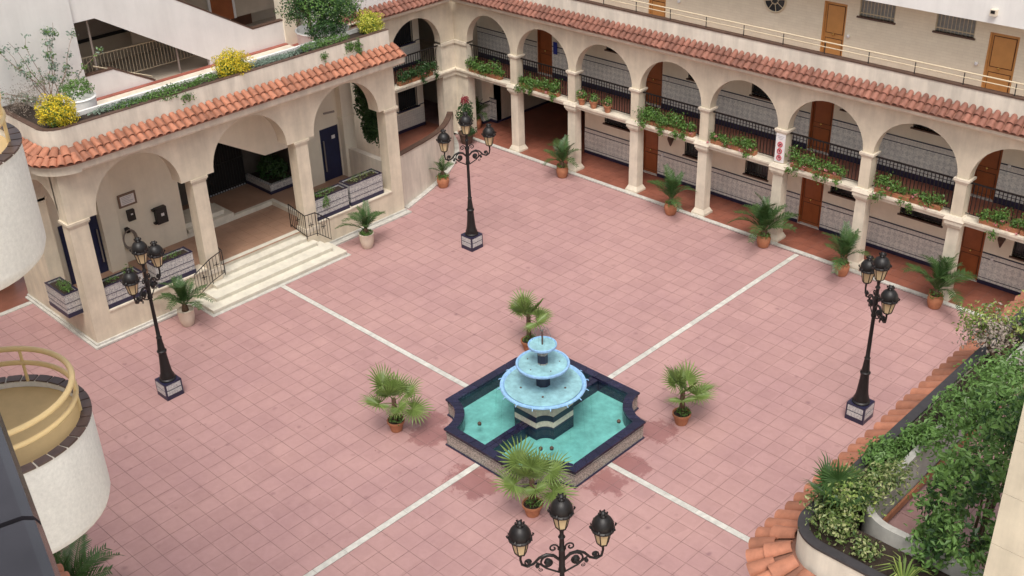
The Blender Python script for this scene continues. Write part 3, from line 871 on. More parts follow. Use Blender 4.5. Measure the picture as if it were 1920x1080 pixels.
# curved ramp wall
vs = []; fs = []
H = 1.88
m = MB()
pts = []
for i in range(len(RAMP) - 1):
    for t in range(4): pts.append((RAMP[i][0] + (RAMP[i + 1][0] - RAMP[i][0]) * t / 4, RAMP[i][1] + (RAMP[i + 1][1] - RAMP[i][1]) * t / 4))
pts.append(RAMP[-1])
for _ in range(3): pts = [pts[0]] + [((pts[i - 1][0] + pts[i][0] * 2 + pts[i + 1][0]) / 4, (pts[i - 1][1] + pts[i][1] * 2 + pts[i + 1][1]) / 4) for i in range(1, len(pts) - 1)] + [pts[-1]]
def band(mb, pts, o0, o1, z0, z1):
    n = len(pts); vs = []; fs = []
    for i, (x, y) in enumerate(pts):
        a = pts[max(i - 1, 0)]; b = pts[min(i + 1, n - 1)]
        tx, ty = b[0] - a[0], b[1] - a[1]; L = math.hypot(tx, ty); nx, ny = ty / L, -tx / L
        z1i = z1(i / (n - 1)) if callable(z1) else z1; z0i = z0(i / (n - 1)) if callable(z0) else z0
        for o, z in ((o0, z0i), (o1, z0i), (o1, z1i), (o0, z1i)): vs.append((x + nx * o, y + ny * o, z))
    for i in range(n - 1):
        for q in range(4): fs.append((i * 4 + q, i * 4 + (q + 1) % 4, (i + 1) * 4 + (q + 1) % 4, (i + 1) * 4 + q))
    fs.append((0, 1, 2, 3)); fs.append((n * 4 - 1, n * 4 - 2, n * 4 - 3, n * 4 - 4)); mb.add(vs, fs)
hz = lambda t: 2.15 - 0.35 * min(1, t / .5) if t < .72 else max(.45, 1.8 - (t - .72) * 5.0)
ramp_t = thing('curved_wall', (-14.3, 9.7, 0), 'curved plaster wall with dark streaked coping beside the porch', 'wall')
m = MB(); band(m, pts, -.16, 0, 0, hz); m.build('wall', 'parapet_plaster', ramp_t, True)
m = MB(); band(m, pts, -.20, .03, lambda t: hz(t) + .002, lambda t: hz(t) + .05); m.build('coping', 'dark_cap', ramp_t, True)
m = MB(); band(m, pts, 0.0, .20, 0, .05); m.build('kerb', 'marble', ramp_t, True)
# ================================================================== west entrance porch
porch = thing('entrance_porch', (-14.5, 0, 0), 'cream arched entrance porch with orange tiled eave and planted parapet', 'building')
SF = Fr((0, -6.1, 0), (1, 0, 0), (0, -1, 0))         # its south side
PC = [(-5.80, .60), (-1.72, .50), (2.28, .50), (6.23, .54)]
FL = 0.80
for (y, w) in PC:
    c = MB(WF).box(y - w / 2, y + w / 2, -.46, 0, 0 if w != .5 else FL, 4.10).build('column', 'limestone', porch)
    MB(WF).box(y - w / 2 - .03, y + w / 2 + .03, -.49, .03, 4.08, 4.14).box(y - w / 2 - .06, y + w / 2 + .06, -.52, .055, 4.14, 4.22).build('impost', 'limestone', c)
    if w == .5: MB(WF).box(y - w / 2 - .05, y + w / 2 + .05, -.5, .04, FL, FL + .16).build('column_base', 'limestone_pale', c)
for (a, b, uc) in ((-6.1, -1.72, -3.76), (-1.72, 2.28, .28), (2.28, 6.5, 4.25)):
    m = MB(WF); arch_panel(m, a, b, 4.22, uc, 1.43, 5.88, -.54, 0.015, rise=1.44, seg=26); m.build('arch', 'limestone', porch, True)
m = MB(WF); m.box(-5.50, -1.97, -.46, 0, 0, 1.0); m.box(2.53, 5.96, -.46, 0, 0, 1.0); m.build('low_wall', 'limestone', porch)
m = MB(WF); m.box(-5.50, -1.97, -.50, .03, 1.0, 1.05); m.box(2.53, 5.96, -.50, .03, 1.0, 1.05); m.build('wall_sill', 'limestone_pale', porch)
m = MB(WF); m.box(-1.97, -1.47, -.46, 0, 0, FL); m.box(2.03, 2.53, -.46, 0, 0, FL); m.build('column_footing', 'limestone', porch)
m = MB(WF); m.box(-6.24, -2.62, 0, .14, 0, .06).box(-6.16, -2.62, 0, .06, .06, .13).box(2.72, 6.62, 0, .26, 0, .06).box(2.72, 6.56, 0, .06, .06, .13)
m.build('plinth', 'marble', porch)
m = MB(SF); m.box(-17.6, -12.9, 0, .14, 0, .06).box(-17.6, -12.9, 0, .06, .06, .13); m.build('plinth', 'marble', porch)
# south side with its small arch
m = MB(SF); arch_panel(m, -17.6, -13.36, 4.22, -14.35, .985, 5.88, -.46, 0, seg=22); m.build('arch', 'limestone', porch, True)
m = MB(SF); m.box(-17.6, -15.33, -.46, 0, 0, 4.22).box(-15.33, -13.36, -.46, 0, 0, 1.0); m.build('south_wall', 'limestone', porch)
m = MB(SF); m.box(-15.33, -13.38, -.48, .03, 1.0, 1.05); m.build('wall_sill', 'limestone_pale', porch)
m = MB(SF); m.box(-15.40, -15.33, -.5, .05, 4.12, 4.2); m.build('impost', 'limestone', porch)
# floor and interior
m = MB(); m.box(-18.0, -13.27, -5.64, 6.3, 0, FL - .02); m.build('podium', 'limestone', porch)
m = MB()
for i in range(15):
    for j in range(29):
        x0, y0 = -18.0 + i * .42, -5.64 + j * .42
        m.box(x0 + .004, min(x0 + .416, -13.36), y0 + .004, y0 + .416, FL - .02, FL + random.uniform(-.001, .001)) if x0 < -13.6 else None
m.build('floor_tiles', 'porch_floor', porch, kind='stuff')
MB().box(-18, -13.2, -5.64, 6.3, FL - .021, FL - .006).build('floor_bed', 'porch_floor', porch)
m = MB(); m.box(-15.95, -15.8, -5.65, -.95, FL, 5.75).box(-18, -15.95, -1.1, -.95, FL, 5.75); m.build('inner_wall', 'plaster_cream', porch)
m = MB(WF); wall_open(m, 4.3, 6.62, FL, 5.75, -3.15, -3.0, [(5.16, 6.05, FL, 2.92)]); m.build('inner_wall', 'plaster_cream', porch)
MB(WF).box(6.08, 6.62, -3.0, -2.72, FL, 3.15).box(6.04, 6.66, -3.0, -2.68, 3.15, 3.24).box(6.08, 6.62, -3.0, -2.72, 3.24, 5.75).build('pilaster', 'plaster_cream', porch)
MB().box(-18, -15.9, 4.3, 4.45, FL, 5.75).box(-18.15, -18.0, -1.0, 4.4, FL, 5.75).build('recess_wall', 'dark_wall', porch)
d = MB(WF).box(5.16, 6.05, -3.10, -3.05, FL, 2.92).build('blue_door', 'door_blue', porch)
MB(WF).tube([(5.30, -3.0, 1.2), (5.30, -3.0, 2.45)], .028, 8).build('pull_handle', 'steel', d, True)
MB(WF).box(5.72, 5.88, -3.048, -3.042, 2.40, 2.54).build('door_plate', 'sign_white', d)
d = MB().box(-15.80, -15.76, -5.3, -4.0, FL, 2.9).build('blue_door', 'door_blue', porch)
MB().tube([(-15.70, -4.12, 1.2), (-15.70, -4.12, 2.4)], .025, 8).build('pull_handle', 'steel', d, True)
MB().box(-15.8, -15.5, -4.0, -3.42, FL, 5.75).build('pilaster', 'plaster_cream', porch)
MB().box(-17.6, -13.0, -5.64, 6.5, 5.76, 5.86).build('ceiling', 'plaster_cream', porch)
# sloping stair soffit seen through the middle arch
MB().prism([(-.94, 4.95), (.35, 4.2), (2.12, 3.15), (4.28, 3.12), (4.28, 5.75), (-.94, 5.75)], -16.6, -15.0, 'x').build('stair_soffit', 'plaster_cream', porch)
# raised inner floor with marble edge
m = MB(); m.box(-18, -15.95, -.94, 2.78, FL, .95).box(-18, -13.5, 2.78, 4.28, FL, .95); m.build('inner_floor', 'porch_floor', porch)
m = MB(); m.box(-15.95, -15.80, -.94, 2.78, FL, .965).box(-15.80, -13.5, 2.62, 2.78, FL, .965); m.build('inner_step', 'marble_step', porch)
m = MB(); m.box(-17.0, -15.75, -.9, .95, .966, 1.12).box(-17.0, -15.95, -.9, .70, 1.12, 1.27); m.build('side_steps', 'marble_step', porch)
g = MB().box(-17.86, -17.82, 1.2, 2.9, .96, 3.3).build('iron_gate', 'dark_void', porch)
m = MB()
for i in range(15): m.box(-17.80, -17.78, 1.25 + i * .115, 1.27 + i * .115, 1.1, 3.3)
m.box(-17.81, -17.77, 1.2, 2.9, 1.08, 1.11).box(-17.81, -17.77, 1.2, 2.9, 2.1, 2.14)
m.build('gate_bars', 'iron', g, kind='stuff')
m = MB()
for i in range(14): m.box(-17.79, -17.76, 1.27 + i * .115, 1.33 + i * .115, 1.0, 1.05)
m.build('gate_studs', 'sign_grey', g, kind='stuff')
pl = MB().box(-17.9, -16.28, 2.95, 3.08, .96, 1.32).box(-16.4, -16.28, 3.08, 4.28, .96, 1.32).build('inner_planter', 'planter_tile', porch)
MB().box(-17.9, -16.26, 2.93, 2.95, .96, 1.08).box(-16.28, -16.26, 2.95, 4.28, .96, 1.08).build('planter_base', 'navy_trim', pl)
MB().box(-17.9, -16.4, 3.08, 4.28, 1.1, 1.26).build('planter_soil', 'soil', pl)
foliage('planter_leaves', 'leaf_dark', pl, [((-17.0, 3.6, 1.6), (.65, .5, .5), 900)], .12)
# north side: low wall and opening
m = MB(); m.box(-15.6, -13.36, 6.2, 6.45, 0, 1.95); m.build('north_low_wall', 'parapet_plaster', porch)
MB().tube([(-15.55, 5.2, 3.66), (-15.45, 5.62, 3.66)], .04, 8).build('wall_light', 'grey_metal', porch, True)
MB().tube([(-15.6, 6.5, 4.55), (-14.9, 6.5, 4.62)], .03, 6).build('bracket', 'dark_cap', porch)
# eave, fascia, parapet with planter
m = MB(WF); m.prism([(0.0, 5.78), (0.20, 5.80), (0.38, 5.84), (0.43, 5.90), (0.43, 6.16), (0.0, 6.16)], -5.5, 6.72, 'x'); m.build('fascia', 'limestone_pale', porch)
m = MB(SF); m.prism([(0.0, 5.78), (0.20, 5.80), (0.38, 5.84), (0.43, 5.90), (0.43, 6.16), (0.0, 6.16)], -17.6, -13.5, 'x'); m.build('fascia', 'limestone_pale', porch)
CC = (-13.5, -5.5, 0)
m = MB(); ring_wall(m, CC, .3, 1.03, 5.82, 6.16, -math.pi / 2, 0); m.build('fascia', 'limestone_pale', porch, True)
MB().box(-17.6, -12.95, -6.05, 6.5, 5.87, 6.17).build('roof_slab', 'terrace_red', porch)
ev = eave_bed(porch, WF, -5.5, 6.72, 0, 6.46, .56, 6.17)
eave_run(ev, TILE_ORANGE, WF, -5.45, 6.66, 0, 6.46, .56, 6.17, .258)
ev2 = eave_bed(porch, SF, -17.6, -13.5, 0, 6.46, .56, 6.17)
eave_run(ev2, TILE_ORANGE, SF, -17.5, -13.55, 0, 6.46, .56, 6.17, .258)
eave_corner(ev, TILE_ORANGE, CC, .6, 6.46, 1.16, 6.17, -math.pi / 2, 0, 8)
m = MB(WF); m.box(-5.5, 6.45, -.14, 0, 6.17, 7.03); m.build('parapet', 'parapet_plaster', porch)
m = MB(SF); m.box(-17.6, -13.5, -.14, 0, 6.17, 7.03); m.build('parapet', 'parapet_plaster', porch)
m = MB(); ring_wall(m, CC, .46, .6, 6.17, 7.03, -math.pi / 2, 0); m.build('parapet', 'parapet_plaster', porch, True)
m = MB(WF); m.box(-5.5, 6.45, -.16, .01, 7.031, 7.05); m.build('parapet_cap', 'dark_cap', porch)
m = MB(SF); m.box(-17.6, -13.5, -.16, .01, 7.031, 7.05); m.build('parapet_cap', 'dark_cap', porch)
m = MB(); ring_wall(m, CC, .44, .61, 7.031, 7.05, -math.pi / 2, 0); m.build('parapet_cap', 'dark_cap', porch, True)
m = MB(); m.box(-13.80, -13.04, -5.5, 6.3, 6.18, 6.92).box(-17.6, -13.5, -5.96, -5.2, 6.18, 6.92); ring_wall(m, CC, .0, .46, 6.18, 6.92, -math.pi / 2, 0); m.build('planter_soil', 'soil', porch)
m = MB(); m.box(-13.90, -13.80, -5.1, 6.3, 6.18, 7.04).box(-17.6, -13.8, -5.2, -5.1, 6.18, 7.04).box(-13.9, -13.04, 6.3, 6.45, 6.18, 7.03); m.build('planter_wall', 'plaster_white', porch)
# terrace floor: red tiles, pale step at the wall
m = MB(); m.box(-16.5, -13.90, -5.1, 6.44, 6.17, 6.20); m.build('terrace_floor', 'terrace_red', porch)
m = MB(); m.box(-16.49, -15.75, -5.1, 4.58, 6.20, 6.29); m.build('terrace_step', 'limestone_pale', porch)
m = MB(); m.box(-16.49, -16.30, -5.1, 4.58, 6.291, 6.32); m.build('step_nosing', 'terrace_red', porch)

# entrance steps
st = thing('entrance_steps', (-12.4, 0.1, 0), 'wide pale marble steps rising to the arched porch', 'steps')
for k, (x, a, b) in enumerate(((-11.84, -2.60, 2.82), (-12.20, -2.24, 2.50), (-12.66, -1.90, 2.22), (-12.95, -1.46, 2.02))):
    z = .16 * (k + 1)
    MB().box(-13.3, x, a, b, z - .16 if k else 0, z - .05).build('riser', 'marble_step', st)
    m = MB().box(-13.3, x + .03, a - .03, b + .03, z - .05, z); m.build('tread', 'marble_step', st)
MB().box(-13.44, -13.25, -1.47, 2.03, .64, FL + .004).build('tread', 'marble_step', st)
MB().box(-13.0, -11.7, -2.72, 2.94, 0, .018).build('base_slab', 'marble', st)
# wrought iron railings
def stair_rail(label, pts, squares):
    r = thing('stair_railing', pts[0], label, 'railing', 'railings at the porch steps')
    m = MB(); m.tube([(p[0], p[1], p[2] + .90) for p in pts], .02, 6).tube([(p[0], p[1], p[2] + .10) for p in pts], .014, 6); m.build('handrail', 'iron', r)
    m = MB()
    for a, b in zip(pts, pts[1:]):
        n = max(2, int((Vector(b) - Vector(a)).length / .115))
        for i in range(n + (b == pts[-1])):
            t = i / n; p = [a[q] + (b[q] - a[q]) * t for q in range(3)]
            m.tube([(p[0], p[1], p[2] + (.0 if i == 0 else .10)), (p[0], p[1], p[2] + .90)], .016 if i == 0 else .009, 5)
    m.build('balusters', 'iron', r, kind='stuff')
    m = MB()
    for (x, y, z) in squares:
        for k in range(4):
            m.tube([(x, y + .0, z) , (x + .07 * math.cos(k * 1.571) * .3, y + .09 * math.cos(k * 1.571), z + .09 * math.sin(k * 1.571))], .014, 5)
    m.build('rosette', 'iron', r)
stair_rail('black iron railing on the left of the porch steps, beside the tall white pot', [(-13.45, -1.43, .80), (-12.80, -1.42, .64), (-12.80, -1.92, .50), (-12.80, -2.54, .18)], [(-12.80, -1.68, 1.12), (-12.80, -2.2, .86)])
stair_rail('black iron railing bent around the column on the right of the porch steps', [(-13.75, 1.97, .80), (-12.80, 1.95, .64), (-12.78, 2.38, .62), (-12.72, 2.90, .20)], [(-13.25, 1.96, 1.25), (-12.79, 2.17, 1.12), (-12.75, 2.64, .90)])

# ================================================================== white stair building above the terrace
sb = thing('stair_building', (-16.8, 0, 6.2), 'white building with diagonal stair parapets and shaded gallery above the terrace', 'building')
X0, X1 = -16.68, -16.5
MB().prism([(1.46, 6.2), (4.62, 6.2), (4.62, 7.12), (3.32, 7.10), (.56, 8.74), (-3.2, 10.95), (-3.05, 8.79), (-2.3, 8.79), (1.46, 6.48)], X0, X1, 'x').build('stair_parapet', 'plaster_white', sb)
MB().prism([(-3.05, 6.2), (-.70, 6.2), (-.70, 6.32), (-2.04, 7.07), (-3.05, 7.07)], X0, X1 - .003, 'x').build('lower_parapet', 'plaster_white', sb)
MB().prism([(-.70, 6.322), (-2.04, 7.072), (-3.05, 7.072), (-3.05, 7.12), (-2.02, 7.12), (-.64, 6.35)], X0 - .02, X1 + .01, 'x').build('parapet_cap', 'dark_cap', sb)
MB().prism([(4.62, 7.122), (3.32, 7.102), (.56, 8.742), (-1, 9.67), (-1, 9.72), (.58, 8.79), (3.33, 7.15), (4.62, 7.165)], X0 - .02, X1 + .01, 'x').build('parapet_cap', 'dark_cap', sb)
MB().box(-17.0, -16.38, -12, -3.05, 6.18, 12.5).build('end_wall', 'plaster_white', sb)
MB().box(-16.9, -16.44, 4.60, 5.12, 6.18, 11.5).build('pillar', 'plaster_cream', sb)
MB().box(-20.2, -20.0, -6, 13, 6.18, 12).build('back_wall', 'grey_wall', sb)
w = MB().box(-19.99, -19.93, -2.4, .6, 7.2, 8.7).build('window', 'grey_metal', sb)
MB().box(-20.0, -19.86, -2.5, .7, 7.1, 7.2).build('window_sill', 'dark_void', w)
MB().box(-19.99, -19.9, 2.6, 5.5, 6.2, 7.0).build('timber_panel', 'wood_floor', sb)
MB().box(-20, -16.68, -6, 4.6, 6.1, 6.18).build('stair_hall_floor', 'grey_wall', sb)
MB().box(-20, -16.7, -6, 9, 8.86, 9.0).build('gallery_slab', 'grey_wall', sb)
MB().box(-20, -16.7, 4.7, 9, 6.18, 6.2).build('gallery_floor', 'grey_wall', sb)
d = MB().box(-18.9, -18.84, 3.2, 4.1, 6.9, 9.0).build('door', 'door_wood', sb)
MB().box(-18.96, -18.9, .0, 6.0, 6.9, 9.8).build('gallery_wall', 'grey_wall', sb)
MB().box(-18.9, -18.83, 4.1, 4.2, 6.9, 9.0).box(-18.9, -18.83, 3.1, 3.2, 6.9, 9.0).build('door_frame', 'sign_white', d)
# steel banister inside the stair opening
r = MB().tube([(-17.6, -2.75, 7.32), (-17.6, 3.2, 7.22)], .022, 6).tube([(-17.6, -2.2, 6.42), (-17.6, 3.2, 6.38)], .018, 6).tube([(-16.62, -2.62, 7.30), (-16.62, -.70, 6.46)], .022, 6).build('banister', 'rail_cream', sb)
m = MB()
for i in range(50): m.tube([(-17.6, -2.7 + i * .12, 6.40), (-17.6, -2.7 + i * .12, 7.3)], .011, 5)
m.build('balusters', 'rail_cream', r, kind='stuff')
MB().tube([(-16.75, -2.45, 6.2), (-16.75, -2.45, 8.8)], .035, 8).tube([(-16.75, .42, 6.2), (-16.75, .42, 8.0)], .035, 8).build('steel_post', 'grey_metal', r)
# west wing further left, behind the round balcony
ww = thing('west_wing', (-17.5, -9, 0), 'plain cream wing wall left of the entrance porch', 'building')
MB().box(-17.6, -17.27, -13.2, -6.15, 2.7, 14).build('wall', 'limestone_pale', ww)
MB().box(-19.3, -19.0, -13.2, -6.0, 0, 2.7).build('corridor_wall', 'plaster_cream', ww)

# ================================================================== east porch roof seen from above
ep = thing('planted_roof_terrace', (11.6, -1, 5.8), 'low roof terrace with orange tiled eave and long planter in the near right corner', 'building')
EC = (11.6, -5.7, 0)
ESF = Fr((0, -6.3, 0), (1, 0, 0), (0, -1, 0))
m = MB(EF); m.prism([(0, 5.8), (.40, 5.9), (.46, 6.14), (0, 6.14)], -5.7, 7.0, 'x'); m.build('fascia', 'limestone_pale', ep)
m = MB(); ring_wall(m, EC, .2, 1.06, 5.85, 6.14, math.pi, math.pi * 1.5); m.build('fascia', 'limestone_pale', ep, True)
m = MB(ESF); m.prism([(0, 5.8), (.40, 5.9), (.46, 6.14), (0, 6.14)], 11.6, 16, 'x'); m.build('fascia', 'limestone_pale', ep)
MB().box(11.05, 16, -6.25, 7.0, 5.8, 6.16).build('roof_slab', 'limestone_pale', ep)
m = MB(EF); m.box(-5.5, 7.0, -.5, -.1, 0, 4.2).box(-6.0, -5.0, -1, 0, 0, 5.8); m.build('porch_wall', 'limestone', ep)
e = eave_bed(ep, EF, -5.7, 7.0, 0, 6.48, .62, 6.16)
TILE_LONG = roof_tile_mesh('roof_tile', 'roof_tile_orange', l=0.68, r0=0.115, r1=0.135, th=.02, seg=9)
eave_run(e, TILE_LONG, EF, -5.65, 6.9, 0, 6.48, .62, 6.16, .285, rows=1, l=.68)
TILE_SHORT = roof_tile_mesh('roof_tile', 'roof_tile_orange', l=0.42, r0=0.09, r1=0.125, th=.02, seg=9)
eave_corner(e, TILE_SHORT, EC, .6, 6.48, 1.24, 6.16, math.pi * .98, math.pi * 1.5, 7, rows=2, l=.42)
e2 = eave_bed(ep, ESF, 11.6, 14.5, 0, 6.48, .62, 6.16)
eave_run(e2, TILE_LONG, ESF, 11.65, 14.4, 0, 6.48, .62, 6.16, .285, rows=1, l=.68)
m = MB(EF); m.box(-5.7, 7.0, -.12, 0, 6.16, 6.96); m.build('parapet', 'parapet_plaster', ep)
m = MB(); ring_wall(m, EC, .48, .6, 6.16, 6.96, math.pi, math.pi * 1.5); m.build('parapet', 'parapet_plaster', ep, True)
m = MB(ESF); m.box(11.6, 14.5, -.12, 0, 6.16, 6.96); m.build('parapet', 'parapet_plaster', ep)
m = MB(EF); m.box(-5.7, 7.0, -.15, .015, 6.961, 7.0); m.build('parapet_cap', 'slate', ep)
m = MB(); ring_wall(m, EC, .45, .615, 6.961, 7.0, math.pi, math.pi * 1.5); m.build('parapet_cap', 'slate', ep, True)
m = MB(ESF); m.box(11.6, 14.5, -.15, .015, 6.961, 7.0); m.build('parapet_cap', 'slate', ep)
m = MB(); m.box(11.12, 11.56, -5.7, 7.0, 6.16, 6.85).box(11.6, 14.5, -6.18, -5.40, 6.16, 6.85); ring_wall(m, EC, 0, .48, 6.16, 6.85, math.pi, math.pi * 1.5); m.build('planter_soil', 'soil', ep)
m = MB(); m.box(11.56, 11.68, -4.75, 7.0, 6.16, 7.10).box(12.2, 14.5, -5.39, -5.27, 6.16, 7.10); ring_wall(m, (12.2, -4.75, 0), .52, .64, 6.16, 7.10, math.pi, math.pi * 1.5); m.build('planter_wall', 'concrete', ep, True)
m = MB(); m.box(11.70, 11.74, -4.6, 7, 6.30, 6.42).build('terracotta_band', 'terracotta', ep)
m = MB()
for i in range(6):
    for j in range(24): m.box(11.66 + i * .45, 12.1 + i * .45, -5.2 + j * .45, -4.76 + j * .45, 6.15, 6.178 + random.uniform(0, .002))
m.build('terrace_tiles', 'pink_tile', ep, kind='stuff')
MB().box(11.66, 14.5, -5.25, 6.5, 6.161, 6.17).build('terrace_bed', 'grout', ep)
sp = thing('stone_pillar', (14.6, -5.6, 6.2), 'plain beige stone block wall at the right edge beyond the shrubs', 'wall')
for k in range(8):
    MB().box(13.9, 16.5, -6.4, -4.6, 6.18 + k * .8 + .006, 6.18 + (k + 1) * .8).build('stone_block', 'limestone', sp)
MB().box(13.915, 16.5, -6.385, -4.6, 6.17, 12.5).build('wall_core', 'grey_wall', sp)

# ================================================================== round balconies on the south wing, left edge of the picture
sw = thing('south_wing', (0, -16.4, 0), 'plain south wing wall carrying the round balconies', 'building')
MB().box(-17, 8.5, -16.6, -16.1, 0, 17).build('wall', 'stucco_white', sw)
SE = Fr((0, -14.22, 0), (1, 0, 0), (0, 1, 0))
MB().box(-17, 5.5, -16.1, -14.22, 5.7, 6.1).build('eave_slab', 'limestone_pale', sw)
eb = eave_bed(sw, SE, -12, 5.5, -.1, 6.40, .46, 6.12)
eave_run(eb, TILE_ORANGE, SE, 0.5, 5.4, -.1, 6.40, .46, 6.12, .258)
BC = (6.62, -15.10)
def round_balcony(zr, label):
    b = thing('round_balcony', (BC[0], BC[1], zr - 1.2), label, 'balcony', 'round balconies at the left edge')
    c = (BC[0], BC[1], 0); r = .96
    a0, a1 = -R(35), R(215)
    m = MB(); n = 40
    prof = [(r - .09, zr - .14), (r - .09, zr), (r, zr), (r, zr - 1.0), (r - .03, zr - 1.09), (r - .10, zr - 1.15), (r - .22, zr - 1.17), (.01, zr - 1.17)]
    vs = []; fs = []
    for i in range(n):
        a = 2 * math.pi * i / n
        for (rr, z) in prof: vs.append((c[0] + rr * math.cos(a), c[1] + rr * math.sin(a), z))
    k = len(prof)
    for i in range(n):
        for q in range(k - 1): fs.append((i * k + q, i * k + q + 1, ((i + 1) % n) * k + q + 1, ((i + 1) % n) * k + q))
    m.add(vs, fs); m.build('wall', 'stucco_white', b, True)
    MB().box(BC[0] - .96, BC[0] + .96, -16.1, BC[1] - .2, zr - 1.16, zr - .17).build('slab', 'stucco_white', b)
    MB().lathe([(r - .095, zr - .16), (r - .095, zr - .06)], 40, c).build('floor', 'balcony_floor', b)
    cap = MB(); ring_wall(cap, c, r - .10, r + .010, zr + .002, zr + .012, 0, 2 * math.pi, 48); cap = cap.build('cap_bed', 'light_gap', b)
    nt_ = 34
    for i in range(nt_):
        m = MB(); a = 2 * math.pi * i / nt_
        ring_wall(m, c, r - .10, r + .012, zr + .008, zr + .028, a + .012, a + 2 * math.pi / nt_ - .012, 3)
        m.build('cap_tile', 'brown_cap_tile', cap)
    circ = lambda rr, z: [(c[0] + rr * math.cos(2 * math.pi * i / 48), c[1] + rr * math.sin(2 * math.pi * i / 48), z) for i in range(48)]
    rl = MB().tube(circ(r - .10, zr + .44), .032, 10, True).tube(circ(r - .10, zr + .26), .029, 10, True).build('gold_rail', 'gold_rail', b, True)
    m = MB()
    for a in (R(62), R(132), R(205)):
        x, y = c[0] + (r - .10) * math.cos(a), c[1] + (r - .10) * math.sin(a)
        m.tube([(x, y, zr + .02), (x, y, zr + .42)], .018, 8)
    m.build('rail_post', 'gold_rail', rl, True)
    return b
round_balcony(14.62, 'upper round white balcony, overexposed, at the left edge of the picture')
round_balcony(11.57, 'lower round white balcony with ochre floor at the left edge, above the paving')

# black glazed ledge right in front of the camera
lg = thing('glazed_ledge', (16.4, -17.95, 17.3), 'shiny black glazed tile ledge in the near left corner', 'ledge')
ang = math.atan2(-.07, .27)
LM = Matrix.Translation((16.475, -17.818, 17.9)) @ Matrix.Rotation(ang, 4, 'Z')
for k in range(-3, 4):
    m = MB(lambda x, y, z: LM @ Vector((x, y, z)))
    prof = [(0, -.05), (0, -.012), (-.004, -.004), (-.012, 0), (-.34, 0), (-.34, -.05)]
    m.prism(prof, k * .30 + .003, (k + 1) * .30 - .003, 'x')
    m.build('ledge_tile', 'black_glaze', lg)
m = MB(lambda x, y, z: LM @ Vector((x, y, z))); m.box(-.9, 1.2, -.33, -.012, -.6, -.048); m.build('ledge_wall', 'stucco_white', lg)
# ================================================================== fountain
FC = Vector((0.18, 0.06, 0))
ft = thing('fountain', FC, 'tiered blue fountain standing in a notched navy-rimmed pool of turquoise water', 'fountain')
def notched(a, rn, off, na=8, ns=6):
    # closed outline of a square with concave quarter-round corners, moved inwards by off
    a1 = a - off; r1 = rn + off; t = a - math.sqrt(max(1e-6, r1 * r1 - off * off))
    pts = []
    for q in range(4):
        ca, sa = math.cos(q * math.pi / 2), math.sin(q * math.pi / 2)
        loc = [(a1, -t + 2 * t * i / ns) for i in range(ns)]
        al = math.asin(min(1, off / r1)) if r1 > 0 else 0
        s0, s1 = -math.pi / 2 - al, -math.pi + al
        loc += [(a + r1 * math.cos(s0 + (s1 - s0) * i / na), a + r1 * math.sin(s0 + (s1 - s0) * i / na)) for i in range(na)]
        pts += [(x * ca - y * sa, x * sa + y * ca) for x, y in loc]
    return pts
def loop_wall(mb, p0, p1, z0, z1):
    n = len(p0); vs = []; fs = []
    for i in range(n):
        vs += [(FC.x + p0[i][0], FC.y + p0[i][1], z0), (FC.x + p1[i][0], FC.y + p1[i][1], z0), (FC.x + p1[i][0], FC.y + p1[i][1], z1), (FC.x + p0[i][0], FC.y + p0[i][1], z1)]
    for i in range(n):
        j = (i + 1) % n
        for q in range(4): fs.append((i * 4 + q, i * 4 + (q + 1) % 4, j * 4 + (q + 1) % 4, j * 4 + q))
    mb.add(vs, fs)
A_, RN = 2.35, .95
def ol(off): return notched(A_, RN, off)
m = MB(); loop_wall(m, ol(.03), ol(.22), 0.0, .50); wall = m.build('pool_wall', 'fountain_tile', ft)
for (z0, z1, o) in ((0.0, .035, -.005), (.36, .374, .022), (.425, .44, .022)):
    m = MB(); loop_wall(m, ol(o), ol(.05), z0, z1); m.build('wall_line', 'navy_trim', wall)
m = MB(); loop_wall(m, ol(.015), ol(.05), .385, .415); m.build('wall_moulding', 'fountain_tile', wall)
po, pi_ = ol(-.02), ol(.23)
rim = m = MB(); loop_wall(m, ol(-.005), ol(.22), .492, .515); rim = m.build('pool_rim', 'dark_cap', ft)
n = len(po)
for i in range(n):
    j = (i + 1) % n
    a, b, c, d = Vector((*po[i], 0)), Vector((*po[j], 0)), Vector((*pi_[j], 0)), Vector((*pi_[i], 0))
    g = .006
    e1 = (b - a).normalized() * g; e2 = (c - d).normalized() * g
    q = [a + e1, b - e1, c - e2, d + e2]
    MB().prism([(FC.x + v.x, FC.y + v.y) for v in q], .50, .545 + random.uniform(0, .003), 'z').build('rim_tile', 'navy_tile', rim)
m = MB(); p = ol(.24); m.prism([(FC.x + x, FC.y + y) for x, y in p], .10, .14, 'z'); m.build('pool_floor', 'pool_paint', ft)
m = MB(); loop_wall(m, ol(.222), ol(.24), .10, .50); m.build('pool_lining', 'navy_tile', ft)
wpoly = ol(.241)
m = MB(); k = len(wpoly); m.add([(FC.x + x, FC.y + y, .465) for x, y in wpoly], [tuple(range(k))]); m.build('pool_water', 'water', ft)
# low dividing walls along the axis
for s in (-1, 1):
    y0, y1 = (.55, 2.10) if s > 0 else (-2.10, -.55)
    d = MB().box(FC.x - .13, FC.x + .13, FC.y + y0, FC.y + y1, .12, .49).build('divider', 'navy_trim', ft)
    yy = y0
    while yy < y1 - .05:
        e = min(y1, yy + .26)
        for (xa, xb) in ((-.14, -.006), (.006, .14)):
            MB().box(FC.x + xa, FC.x + xb, FC.y + yy + .005, FC.y + e - .005, .49, .515).build('divider_tile', 'navy_tile', d)
        yy = e
